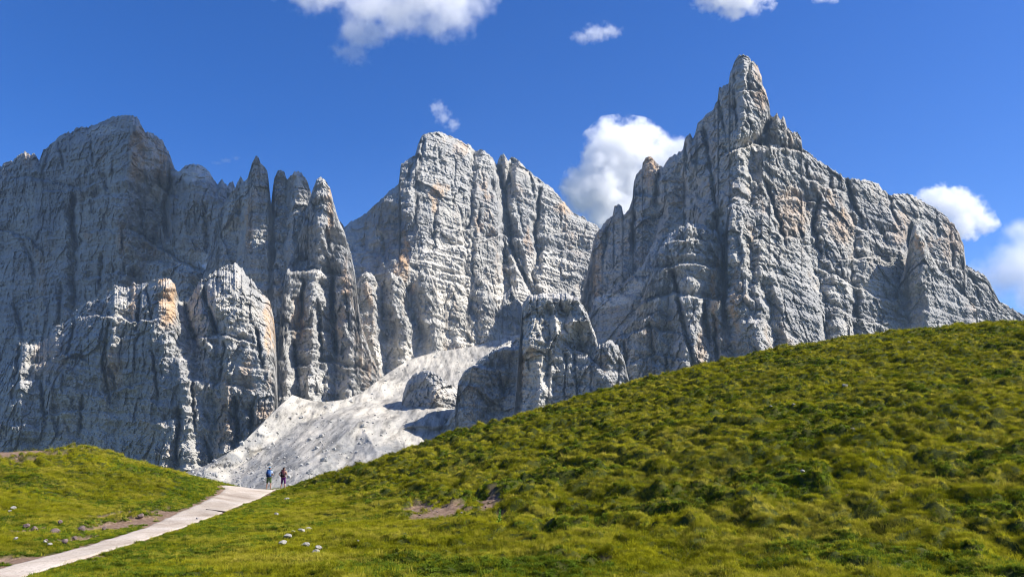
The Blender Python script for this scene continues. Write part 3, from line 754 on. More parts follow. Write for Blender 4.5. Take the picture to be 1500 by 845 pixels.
def path():
    n, k = 260, 15
    L, R = resample(np.c_[pl, pl[:, :1]], n), resample(np.c_[pr, pr[:, :1]], n)
    t = np.linspace(0, 1, k)
    Q = L[:, None] * (1 - t[None, :, None]) + R[:, None] * t[None, :, None]
    e = .16 * fbm(np.arange(n) * .11, np.zeros(n), 3, 501); f = .16 * fbm(np.arange(n) * .11, np.zeros(n) + 9, 3, 503)
    Q[:, 0] += e[:, None]; Q[:, -1] += f[:, None]
    x, y = Q[..., 0], Q[..., 1]
    z0 = G0(x, y)
    z = z0 + .035 + .03 * fbm(x / 1.2, y / 1.2, 3, 505) + .02 * np.sin(t * math.pi)[None]
    z[:, 0] = z0[:, 0] - .12; z[:, -1] = z0[:, -1] - .12
    m, nt, b = mat('pale_gravel')
    geo = N(nt, 'ShaderNodeNewGeometry'); P = geo.outputs['Position']
    n1 = noise_tex(nt, P, .5, 5, .6); n2 = noise_tex(nt, P, 14.0, 4, .75)
    n0 = noise_tex(nt, P, .12, 3, .5)
    col = ramp(nt, n1, [(.3, (.28, .225, .175)), (.5, (.40, .338, .275)), (.7, (.47, .41, .35))])
    col = mix(nt, 1.0, col, ramp(nt, n0, [(.35, .82), (.65, 1.1)]), 'MULTIPLY')
    col = mix(nt, 1.0, col, ramp(nt, n2, [(.30, .45), (.44, .95), (.72, 1.2)]), 'MULTIPLY')
    nt.links.new(col, b.inputs['Base Color']); b.inputs['Roughness'].default_value = .95; b.inputs['Specular IOR Level'].default_value = .1
    bp = N(nt, 'ShaderNodeBump'); bp.inputs['Strength'].default_value = .6; bp.inputs['Distance'].default_value = .04
    nt.links.new(n2, bp.inputs['Height']); nt.links.new(bp.outputs[0], b.inputs['Normal'])
    o = link_mesh('path', np.stack([x, y, z], -1), grid_faces(n, k)[:, ::-1], m, smooth=True)
    o['kind'] = 'structure'
path()

# ------------------------------------------------------------------ grass
def blade_material(name, dark, light, dry):
    m, nt, b = mat(name)
    geo = N(nt, 'ShaderNodeNewGeometry'); P = geo.outputs['Position']
    at = N(nt, 'ShaderNodeAttribute', attribute_name='tint', attribute_type='INSTANCER')
    dr = N(nt, 'ShaderNodeAttribute', attribute_name='dry', attribute_type='INSTANCER')
    col = mix(nt, at.outputs['Fac'], dark, light)
    col = mix(nt, dr.outputs['Fac'], col, dry)
    nt.nodes.remove(b)
    di = N(nt, 'ShaderNodeBsdfDiffuse'); tr = N(nt, 'ShaderNodeBsdfTranslucent')
    nt.links.new(col, di.inputs[0]); nt.links.new(col, tr.inputs[0])
    gn = N(nt, 'ShaderNodeAttribute', attribute_name='ground_normal', attribute_type='INSTANCER')
    va = N(nt, 'ShaderNodeVectorMath', operation='SCALE'); nt.links.new(geo.outputs['Normal'], va.inputs[0]); va.inputs['Scale'].default_value = .45
    vb = N(nt, 'ShaderNodeVectorMath', operation='ADD'); nt.links.new(va.outputs[0], vb.inputs[0]); nt.links.new(gn.outputs['Vector'], vb.inputs[1])
    vn = N(nt, 'ShaderNodeVectorMath', operation='NORMALIZE'); nt.links.new(vb.outputs[0], vn.inputs[0])
    nt.links.new(vn.outputs[0], di.inputs['Normal'])
    ms = N(nt, 'ShaderNodeMixShader'); ms.inputs[0].default_value = .25
    nt.links.new(di.outputs[0], ms.inputs[1]); nt.links.new(tr.outputs[0], ms.inputs[2])
    nt.links.new(ms.outputs[0], nt.nodes['Material Output'].inputs['Surface'])
    return m

def tuft_mesh(name, nb, rad, hmin, hmax, w, lean, material, seed):
    r = np.random.default_rng(seed)
    V, Fc = [], []
    for i in range(nb):
        a, q = r.uniform(0, 2 * math.pi), rad * math.sqrt(r.uniform())
        bx, by = q * math.cos(a), q * math.sin(a)
        h = r.uniform(hmin, hmax); la = a + r.normal(0, .8); l = lean * h * r.uniform(.3, 1.2) * (.4 + q / rad)
        ca, sa = math.cos(la + math.pi / 2) * w / 2, math.sin(la + math.pi / 2) * w / 2
        ex, ey = math.cos(la) * l, math.sin(la) * l
        k = len(V)
        V += [(bx - ca, by - sa, -.02), (bx + ca, by + sa, -.02),
              (bx + ex * .4 - ca * .8, by + ey * .4 - sa * .8, h * .62), (bx + ex * .4 + ca * .8, by + ey * .4 + sa * .8, h * .62),
              (bx + ex, by + ey, h * r.uniform(.8, 1))]
        Fc += [(k, k + 1, k + 3), (k, k + 3, k + 2), (k + 2, k + 3, k + 4)]
    me = bpy.data.meshes.new(name); me.from_pydata(V, [], Fc); me.materials.append(material)
    return bpy.data.objects.new(name, me)

def grass():
    src = bpy.data.collections.new('grass_sources')
    mg = blade_material('grass_blade', (.085, .102, .005), (.310, .298, .012), (.46, .39, .06))
    mh = blade_material('herb_leaf', (.050, .085, .008), (.140, .195, .018), (.22, .21, .03))
    kinds = [tuft_mesh('tuft_a', 46, .15, .07, .17, .010, .7, mg, 1), tuft_mesh('tuft_b', 46, .17, .05, .13, .011, .9, mg, 2),
             tuft_mesh('tuft_c', 40, .13, .10, .22, .009, .8, mg, 3), tuft_mesh('tuft_d', 34, .12, .05, .10, .026, .9, mh, 4),
             tuft_mesh('tuft_e', 26, .12, .16, .34, .006, .6, mg, 5)]
    for o in kinds: src.objects.link(o)
    n = 620000
    a = rng.uniform(-.70, .70, n); u = rng.uniform(0, 1, n)
    # density per square metre falls with distance
    r0, r1, p = 27.0, 146.0, .75
    r = (r0 ** p + u * (r1 ** p - r0 ** p)) ** (1 / p)
    x, y = a * r, r - 15
    keep = np.abs(x) < .70 * y + 4
    x, y = x[keep], y[keep]
    z, pd, bm = ground_z(x, y)
    pe = pd + .25 * fbm(x / .7, y / .7, 2, 601)
    ok = (pe > .12) & (rng.uniform(0, 1, len(x)) > 1.15 * bm)
    x, y, z, pd = x[ok], y[ok], z[ok], pd[ok]
    e = .12
    zx = (ground_z(x + e, y)[0] - z) / e; zy = (ground_z(x, y + e)[0] - z) / e
    n = len(x)
    hill = sstep(-.31, -.23, x / y)
    big = fbm(x / 9, y / 7, 3, 611); sm = fbm(x / 1.8, y / 1.4, 3, 613)
    tint = np.clip(.50 + .30 * big + .30 * sm + .25 * rng.normal(0, 1, n) * .6, 0, 1)
    dry = np.clip(.24 + .5 * fbm(x / 5, y / 3.2, 3, 617) + .18 * rng.normal(0, 1, n), 0, .85) * (rng.uniform(0, 1, n) < .75)
    lush = sstep(.05, .5, fbm(x / 6, y / 5, 2, 619) + .5 * sstep(-3.0, 0, -pd) + .55 * sstep(5, 1, pd) * (1 - hill))
    u = rng.uniform(0, 1, n)
    idx = np.where(u < .34, 0, np.where(u < .62, 1, np.where(u < .84, 2, np.where(u < .93, 3, 4))))
    idx = np.where((rng.uniform(0, 1, n) < .75 * lush), 3, idx)
    dry = np.where(idx == 3, dry * .25, dry)
    sc = (.55 + .0055 * y) * rng.uniform(.65, 1.3, n)
    cx_, cy_ = np.clip(zy * .6, -.7, .7), np.clip(-zx * .6, -.7, .7)
    rot = np.stack([np.arctan(cx_) + rng.normal(0, .12, n), np.arctan(cy_) + rng.normal(0, .12, n), rng.uniform(0, 6.28, n)], -1)
    me = bpy.data.meshes.new('grass'); me.vertices.add(n)
    me.vertices.foreach_set('co', np.stack([x, y, z - .01], -1).astype(np.float32).ravel())
    for nm, v in (('tint', tint), ('dry', dry), ('size', sc)):
        me.attributes.new(nm, 'FLOAT', 'POINT').data.foreach_set('value', v.astype(np.float32))
    me.attributes.new('kind_index', 'INT', 'POINT').data.foreach_set('value', idx.astype(np.int32))
    me.attributes.new('rot', 'FLOAT_VECTOR', 'POINT').data.foreach_set('vector', rot.astype(np.float32).ravel())
    gnv = np.stack([-zx, -zy, np.ones(n)], -1); gnv /= np.linalg.norm(gnv, axis=-1, keepdims=True)
    me.attributes.new('ground_normal', 'FLOAT_VECTOR', 'POINT').data.foreach_set('vector', gnv.astype(np.float32).ravel())
    me.materials.append(mg)
    o = bpy.data.objects.new('grass', me); COL.objects.link(o)
    ng = bpy.data.node_groups.new('scatter_grass', 'GeometryNodeTree')
    ng.interface.new_socket('Geometry', in_out='INPUT', socket_type='NodeSocketGeometry')
    ng.interface.new_socket('Geometry', in_out='OUTPUT', socket_type='NodeSocketGeometry')
    gi, go = ng.nodes.new('NodeGroupInput'), ng.nodes.new('NodeGroupOutput')
    ci = ng.nodes.new('GeometryNodeCollectionInfo'); ci.inputs['Collection'].default_value = src
    ci.inputs['Separate Children'].default_value = True; ci.inputs['Reset Children'].default_value = True
    ip = ng.nodes.new('GeometryNodeInstanceOnPoints'); ip.inputs['Pick Instance'].default_value = True
    def named(nm, t):
        q = ng.nodes.new('GeometryNodeInputNamedAttribute'); q.data_type = t; q.inputs['Name'].default_value = nm
        return q.outputs['Attribute']
    L = ng.links.new
    L(gi.outputs[0], ip.inputs['Points']); L(ci.outputs[0], ip.inputs['Instance'])
    L(named('kind_index', 'INT'), ip.inputs['Instance Index'])
    e2r = ng.nodes.new('FunctionNodeEulerToRotation'); L(named('rot', 'FLOAT_VECTOR'), e2r.inputs[0]); L(e2r.outputs[0], ip.inputs['Rotation'])
    L(named('size', 'FLOAT'), ip.inputs['Scale'])
    L(ip.outputs[0], go.inputs[0])
    md = o.modifiers.new('scatter', 'NODES'); md.node_group = ng
    tag(o, 'short alpine grass and tussocks covering the meadow slopes', 'grass', kind='stuff')
    print('grass tufts', n)
grass()

# ------------------------------------------------------------------ stones
def plain_mat(name, c0, c1, scale=8.0, rough=.9, bump=.02):
    m, nt, b = mat(name)
    tc = N(nt, 'ShaderNodeTexCoord')
    n = noise_tex(nt, tc.outputs['Object'], scale, 5, .65)
    nt.links.new(ramp(nt, n, [(.3, c0), (.7, c1)]), b.inputs['Base Color'])
    b.inputs['Roughness'].default_value = rough; b.inputs['Specular IOR Level'].default_value = .2
    if bump:
        bp = N(nt, 'ShaderNodeBump'); bp.inputs['Distance'].default_value = bump; bp.inputs['Strength'].default_value = .7
        nt.links.new(n, bp.inputs['Height']); nt.links.new(bp.outputs[0], b.inputs['Normal'])
    return m
M_WHITE = plain_mat('pale_limestone', (.20, .185, .155), (.36, .34, .29))
M_PINK = plain_mat('reddish_stone', (.10, .068, .06), (.21, .155, .135))
M_GREY = plain_mat('grey_stone', (.17, .16, .15), (.32, .30, .28))

def stone(px, py, w, flat, material, label, group=None, seed=0, Ymax=130):
    c = hit(px, py); mpp = c[1] / (F * CP_)
    r = random.Random(seed)
    bm = bmesh.new(); bmesh.ops.create_icosphere(bm, subdivisions=3, radius=1.0)
    planes = [(Vector((r.gauss(0, 1), r.gauss(0, 1), r.gauss(0, .8))).normalized(), r.uniform(.55, .9)) for _ in range(11)]
    for v in bm.verts:
        d = v.co.normalized(); k = 1.0
        for n_, q in planes:
            t = d.dot(n_)
            if t > 1e-3: k = min(k, q / t)
        v.co = d * k * (1 + r.uniform(-.02, .02))
    a = w * mpp * .5 * 1.1
    for v in bm.verts: v.co = Vector((v.co.x * a, v.co.y * a * r.uniform(.98, 1.02) * .9, v.co.z * a * flat))
    me = bpy.data.meshes.new('stone'); bm.to_mesh(me); bm.free(); me.materials.append(material)
    o = bpy.data.objects.new('stone', me); COL.objects.link(o)
    z = float(ground_z(np.array([c[0]]), np.array([c[1]]))[0][0])
    o.location = (c[0], c[1], z + a * flat * .42 + .085); o.rotation_euler = (r.uniform(-.2, .2), r.uniform(-.2, .2), r.uniform(0, 6.28))
    tag(o, label, 'stone', group)
    return o

k = 0
for (px, py, w, fl, mt_, lb, gp) in (
    [(x, y, w, .5, M_WHITE, 'pale flat stone in the loose cluster lying on grass below the gravel path', 'pale stones in the grass below the path')
     for x, y, w in ((413,808,13),(421,798,12),(429,791,6),(441,791,11),(451,783,11),(447,807,13),(467,808,11),(462,813,11))]
    + [(x, y, w, .55, M_WHITE, 'small pale stone on the open tussock slope below the ridge crest', 'scattered pale stones on the tussock slope')
       for x, y, w in ((1239,576,10),(1163,604,5),(1200,634,10),(1311,635,10),(1250,644,6),(1189,659,6),(1177,710,7),(1283,665,5),(1332,510,5),(1130,612,5),(1400,660,6))]
    + [(x, y, w, .8, M_PINK, 'reddish stone half buried in the eroded mound bank above the path', 'reddish stones in the mound bank')
       for x, y, w in ((38,776,9),(49,777,10),(80,783,13),(87,772,7),(118,783,11),(94,800,9),(66,796,7),(109,790,8),(152,778,7),(205,758,9))]
    + [(x, y, w, .6, M_WHITE, 'cream stone on the mound bank among the reddish stones', 'cream stones in the mound bank')
       for x, y, w in ((19,749,8),(13,754,6),(22,797,7),(65,802,6),(72,806,7))]
    + [(x, y, w, .7, M_PINK, 'rust-brown rock in the little outcrop on the ridge crest', 'rust-brown rocks on the ridge crest')
       for x, y, w in ((1329,481,7),(1338,480,9),(1346,479,8),(1353,478,7))]
    + [(654,809,9,.8,M_GREY,'lone grey-brown stone on the flat grass under the bare soil scar',None),
       (404,762,7,.5,M_WHITE,'single whitish stone in grass between path and stone cluster',None),
       (420,735,9,.5,M_WHITE,'whitish stone in the grass just below the hikers',None),
       (289,762,4,.6,M_GREY,'dark pebble lying on the gravel path before the water bar',None),
       (524,806,4,.6,M_WHITE,'tiny white pebble on grass beyond the stone cluster',None)]):
    k += 1
    stone(px, py, w, fl, mt_, lb, gp, seed=100 + k)
# loose stones on the bare soil scar
for j, (x, y, w) in enumerate(((604,748,4),(615,756,4),(628,760,5),(640,750,4),(652,757,5),(664,764,4),(676,758,4),(712,740,4),(722,748,5),(716,730,4))):
    stone(x, y, w, .6, M_PINK if j % 2 else M_GREY, 'small loose stone on the bare soil scar of the tussock slope', 'loose stones on the bare soil scar', seed=300 + j)

# ------------------------------------------------------------------ timber water bar across the path
def water_bar():
    a, b = hit(302, 748), hit(360, 753)
    n, kk = 14, 8
    V, Fc = [], []
    ax = (b - a); L = np.linalg.norm(ax[:2]); side = np.array([-ax[1], ax[0], 0]) / L
    for i in range(n):
        t = i / (n - 1); p = a + ax * t
        z = float(G0(p[0], p[1])) + .05
        r = .045 * (1 - .25 * t) * (1 + .08 * math.sin(9 * t))
        off = .06 * math.sin(5 * t)
        for q in range(kk):
            g = 2 * math.pi * q / kk
            V.append((p[0] + side[0] * (r * math.cos(g) + off), p[1] + side[1] * (r * math.cos(g) + off), z + r * math.sin(g)))
    for i in range(n - 1):
        for q in range(kk):
            Fc.append((i * kk + q, i * kk + (q + 1) % kk, (i + 1) * kk + (q + 1) % kk, (i + 1) * kk + q))
    Fc += [(0, kk - 1, kk - 2, kk - 3), (0, kk - 3, kk - 4, kk - 5), (0, kk - 5, kk - 6, kk - 7)]
    o = link_mesh('water_bar', np.array(V), np.array(Fc), plain_mat('old_timber', (.05, .038, .03), (.12, .095, .075), 5), smooth=True)
    tag(o, 'dark weathered timber water bar laid across the gravel path', 'water bar')
water_bar()

# ------------------------------------------------------------------ leafy plant beside the bare soil
def leafy_plant(px, py, h, label):
    c = hit(px, py); z = float(ground_z(np.array([c[0]]), np.array([c[1]]))[0][0])
    e = bpy.data.objects.new('leafy_plant', None); COL.objects.link(e); e.location = (c[0], c[1], z)
    tag(e, label, 'plant')
    gm = plain_mat('bright_leaf', (.10, .22, .02), (.20, .36, .05), 20, .6, 0)
    bm = bmesh.new()
    bmesh.ops.create_cone(bm, cap_ends=True, segments=6, radius1=.012, radius2=.005, depth=h)
    for v in bm.verts: v.co.z += h / 2; v.co.x += .04 * (v.co.z / h) ** 2
    me = bpy.data.meshes.new('stem'); bm.to_mesh(me); bm.free(); me.materials.append(gm)
    st = bpy.data.objects.new('stem', me); COL.objects.link(st); st.parent = e
    lv = [(0, 0, 0), (.05, .035, .03), (.11, .03, .035), (.16, 0, .015), (.11, -.03, .035), (.05, -.035, .03), (.06, 0, .015), (.11, 0, .02)]
    lf = [(0, 1, 6), (0, 6, 5), (1, 2, 7, 6), (6, 7, 4, 5), (2, 3, 7), (7, 3, 4)]
    lm = bpy.data.meshes.new('leaf'); lm.from_pydata(lv, [], lf); lm.materials.append(gm)
    for i in range(18):
        o = bpy.data.objects.new('leaf', lm); COL.objects.link(o); o.parent = e
        t = .12 + .86 * i / 17
        o.location = (.04 * t * t, 0, h * t); o.rotation_euler = (0, -.5 + .5 * t * -1, i * 2.4); s_ = (1.15 - .6 * t); o.scale = (s_, s_, s_)
leafy_plant(731, 781, .48, 'bright green leafy plant standing under the bare soil scar')

# ------------------------------------------------------------------ hikers
def skinned(name, chains, material, parent, subdiv=2):
    """chains: lists of (x, y, z, radius); equal points are shared so that limbs join"""
    idx, V, R, E = {}, [], [], []
    for ch in chains:
        prev = None
        for (x, y, z, r) in ch:
            key = (round(x, 4), round(y, 4), round(z, 4))
            if key not in idx: idx[key] = len(V); V.append((x, y, z)); R.append(r)
            if prev is not None: E.append((prev, idx[key]))
            prev = idx[key]
    me = bpy.data.meshes.new(name); me.from_pydata(V, E, [])
    o = bpy.data.objects.new(name, me); COL.objects.link(o)
    o.modifiers.new('skin', 'SKIN')
    lay = me.skin_vertices[0].data
    for i, r in enumerate(R): lay[i].radius = (r, r)
    lay[0].use_root = True
    sd = o.modifiers.new('sub', 'SUBSURF'); sd.levels = sd.render_levels = subdiv
    dg = bpy.context.evaluated_depsgraph_get()
    nm = bpy.data.meshes.new_from_object(o.evaluated_get(dg))
    o.modifiers.clear(); o.data = nm
    for p in nm.polygons: p.use_smooth = True
    nm.materials.clear(); nm.materials.append(material)
    o.parent = parent
    return o

def fingers(w, d, out):
    """palm and five fingers from a wrist point w, hand direction d, thumb side out"""
    w, d, out = Vector(w), Vector(d).normalized(), Vector(out).normalized()
    nrm = d.cross(out).normalized()
    palm = w + d * .075
    ch = [[(*w, .026), (*palm, .034)]]
    for i, (sp, ln) in enumerate(((.030, .072), (.010, .082), (-.010, .076), (-.029, .060))):
        a = palm + out * sp + d * .022; b = a + d * ln * .55 + nrm * .006; c = b + d * ln * .42 + nrm * .022
        ch.append([(*palm, .034), (*a, .011), (*b, .009), (*c, .0075)])
    a = w + d * .035 + out * .036; b = a + (d * .6 + out * .7) * .032; c = b + (d * .9 + out * .2) * .03
    ch.append([(*w, .026), (*a, .012), (*b, .010), (*c, .0085)])
    return ch

def hiker(px, py, Y, height, cfg, label, turn):
    c = pt(px, py, Y)
    z = float(ground_z(np.array([c[0]]), np.array([Y]))[0][0])
    e = bpy.data.objects.new('person', None); COL.objects.link(e)
    e.location = (c[0], Y, z + .05); e.rotation_euler.z = turn; e.scale = (height / 1.76,) * 3
    tag(e, label, 'person')
    skin_m = plain_mat('skin', (.42, .24, .16), (.50, .30, .21), 6, .6, 0)
    pel, bel, che, nb = (0, 0, .95, .125), (0, .0, 1.12, .118), (0, .0, 1.33, .14), (0, -.01, 1.47, .07)
    spine = [pel, bel, che, nb, (0, .0, 1.53, .053), (0, .012, 1.60, .078), (0, .008, 1.675, .092), (0, 0, 1.735, .072)]
    nose = [(0, .012, 1.60, .078), (0, .105, 1.625, .014), (0, .118, 1.612, .010)]
    ears = [[(0, .008, 1.675, .092), (s_ * .088, 0, 1.645, .018)] for s_ in (-1, 1)]
    legs, shoes, thigh = [], [], []
    for s_, st in ((-1, cfg['stance'][0]), (1, cfg['stance'][1])):
        hip = (s_ * .085, 0, .90, .092); kn = (s_ * .115 + st * .4, .02, .50, .058); cf = (s_ * .122 + st * .7, -.012, .36, .057); an = (s_ * .128 + st, -.01, .09, .038)
        toe = (s_ * .145 + st, .13, .035, .034)
        legs.append([pel, hip, kn, cf, an, toe])
        shoes.append([(an[0], an[1], .15, .048), (an[0], an[1] - .005, .06, .055), (toe[0], .08, .045, .052), (toe[0], .15, .035, .042)])
        thigh.append([pel, hip, kn])
    arms = []
    for s_, (el, wr) in zip((-1, 1), cfg['arms']):
        sh = (s_ * .175, -.005, 1.425, .058)
        d = Vector(wr) - Vector(el)
        arms += [[che, sh, (*el, .042), (*wr, .028)]] + [[(q if i else (*wr, .028)) for i, q in enumerate(chn)] if chn[0][:3] == tuple(wr) else chn for chn in fingers(wr, d, (-s_ * .7, .7, 0))]
    skinned('body', [spine, nose] + ears + legs + arms, skin_m, e)
    # clothes follow the same joints a little further out
    top = [[(0, 0, .93, .130), (0, .0, 1.12, .128), (0, .0, 1.33, .152), (0, -.01, 1.45, .085)]]
    for s_, (el, wr) in zip((-1, 1), cfg['arms']):
        sh = (s_ * .175, -.005, 1.425, .068)
        mid = tuple(sh[i] * (1 - cfg['sleeve']) + el[i] * cfg['sleeve'] for i in range(3))
        top.append([(0, .0, 1.33, .152), sh, (*mid, .058)] if cfg['sleeve'] else [(0, .0, 1.33, .152), (s_ * .13, -.005, 1.42, .06)])
    skinned('shirt', top, cfg['shirt'], e)
    sh_ch = []
    for s_, L in zip((-1, 1), legs):
        hip, kn, cf = L[1], L[2], L[3]
        low = cfg['short']
        a = tuple(hip[i] * (1 - low) + kn[i] * low for i in range(3)) if low <= 1 else tuple(kn[i] * (2 - low) + cf[i] * (low - 1) for i in range(3))
        sh_ch.append([(0, 0, .96, .137), (hip[0], 0, .90, .105)] + ([(kn[0], kn[1], kn[2], cfg['cuff'])] if low > 1 else []) + [(*a, cfg['cuff'])])
    skinned('shorts', sh_ch, cfg['shorts'], e)
    for q in shoes: skinned('boot', [q], cfg['boots'], e)
    for q in shoes: skinned('sock', [[(q[0][0], q[0][1], .12, .046), (q[0][0], q[0][1], cfg['sock'], .052)]], cfg['sockm'], e, 1)
    if cfg['cap']:
        cp_o = skinned('cap', [[(0, -.005, 1.665, .105), (0, -.005, 1.72, .100), (0, -.005, 1.765, .066)]], cfg['cap'], e)
        skinned('brim', [[(0, .04, 1.70, .08), (0, .10, 1.695, .055), (0, .16, 1.685, .03)]], cfg['cap'], cp_o, 1).scale = (1, 1, 1)
    skinned('hair', [[(0, -.025, 1.60, .075), (0, -.02, 1.68, .096), (0, -.005, 1.735, .082)]] + ([[(0, -.025, 1.60, .075), (0, -.09, 1.62, .03), (0, -.10, 1.52, .02)]] if cfg['pony'] else []), cfg['hair'], e)
    # the backpack is a thing of its own
    b = bpy.data.objects.new('backpack', None); COL.objects.link(b)
    b.location = e.location; b.rotation_euler = e.rotation_euler; b.scale = e.scale
    tag(b, cfg['packlabel'], 'backpack')
    def box(name, lo, hi, m, parent, bev=.04):
        bm = bmesh.new(); bmesh.ops.create_cube(bm, size=1.0)
        for v in bm.verts:
            v.co = Vector([lo[i] + (v.co[i] + .5) * (hi[i] - lo[i]) for i in range(3)])
            if v.co.z > .5 * (lo[2] + hi[2]): v.co.x *= .82; v.co.y = v.co.y * .9 - .012
        bmesh.ops.bevel(bm, geom=bm.edges[:], offset=bev, segments=3, affect='EDGES')
        me = bpy.data.meshes.new(name); bm.to_mesh(me); bm.free(); me.materials.append(m)
        for p in me.polygons: p.use_smooth = True
        o = bpy.data.objects.new(name, me); COL.objects.link(o); o.parent = parent
        return o
    box('pack_body', (-.155, -.36, 1.0), (.155, -.15, 1.50), cfg['pack'], b, .05)
    box('lid', (-.15, -.35, 1.47), (.15, -.14, 1.56), cfg['pack'], b, .035)
    box('front_pocket', (-.11, -.42, 1.05), (.11, -.34, 1.28), cfg['pocket'], b, .03)
    for s_ in (-1, 1):
        box('side_pocket', (s_ * .15 - .035, -.33, 1.02), (s_ * .15 + .035, -.19, 1.2), cfg['pack'], b, .025)
        skinned('strap', [[(s_ * .09, -.16, 1.50, .022), (s_ * .11, -.02, 1.525, .022), (s_ * .11, .14, 1.40, .022), (s_ * .13, .10, 1.15, .02), (s_ * .14, -.14, 1.06, .018)]], cfg['pocket'], b, 1)
    box('hip_belt', (-.15, -.17, 1.0), (.15, .15, 1.06), cfg['pocket'], b, .02)

cloth = lambda n_, c: plain_mat(n_, tuple(.8 * q for q in c), c, 30, .85, 0)
BOOT = cloth('boot_leather', (.035, .028, .025)); HAIR = cloth('dark_hair', (.03, .02, .015))
hiker(393.5, 712, 64.5, 1.80, dict(stance=(-.03, .03), arms=(((-.27, .10, 1.16), (-.08, .32, 1.24)), ((.27, .08, 1.15), (.09, .31, 1.22))), sleeve=.75, short=.95, cuff=.092,
      sock=.17, sockm=cloth('red_sock', (.20, .05, .05)), shirt=cloth('pale_blue_shirt', (.45, .55, .72)), shorts=cloth('green_shorts', (.10, .16, .06)), boots=BOOT,
      cap=cloth('blue_cap', (.10, .28, .50)), hair=HAIR, pony=False, pack=cloth('blue_pack', (.03, .09, .26)), pocket=cloth('navy_pocket', (.015, .03, .09)),
      packlabel='blue backpack worn by the hiker in green shorts'),
      'hiker in pale blue shirt, green shorts and blue cap facing the mountains', .08)
hiker(414.5, 713, 64.0, 1.72, dict(stance=(-.02, .03), arms=(((-.36, -.06, 1.20), (-.17, .06, 1.02)), ((.26, .02, 1.16), (.22, .20, 1.02))), sleeve=0, short=1.25, cuff=.072,
      sock=.20, sockm=cloth('grey_sock', (.30, .28, .28)), shirt=cloth('dark_vest', (.05, .02, .03)), shorts=cloth('purple_leggings', (.12, .025, .14)), boots=BOOT,
      cap=None, hair=HAIR, pony=True, pack=cloth('maroon_pack', (.055, .015, .025)), pocket=cloth('black_pocket', (.015, .012, .015)),
      packlabel='dark maroon backpack worn by the hiker in purple leggings'),
      'hiker in dark vest and purple leggings with one hand on the hip', -.05)

# ------------------------------------------------------------------ air between the camera and the walls
def haze():
    x0, x1, y0, y1, z0, z1 = -5600, 5600, -120, 6400, -140, 960
    V = [(x, y, z) for x in (x0, x1) for y in (y0, y1) for z in (z0, z1)]
    Fc = [(0, 1, 3, 2), (4, 6, 7, 5), (0, 4, 5, 1), (2, 3, 7, 6), (0, 2, 6, 4), (1, 5, 7, 3)]
    m = bpy.data.materials.new('mountain_air'); m.use_nodes = True; nt = m.node_tree
    nt.nodes.remove(nt.nodes['Principled BSDF'])
    v = N(nt, 'ShaderNodeVolumePrincipled')
    v.inputs['Color'].default_value = (.50, .72, 1.0, 1); v.inputs['Density'].default_value = HAZE
    v.inputs['Anisotropy'].default_value = .1
    nt.links.new(v.outputs[0], nt.nodes['Material Output'].inputs['Volume'])
    o = link_mesh('haze', V, Fc, m)
    o['kind'] = 'stuff'; o['label'] = 'thin blue mountain air in front of the rock walls'
HAZE = 3.0e-5
haze()

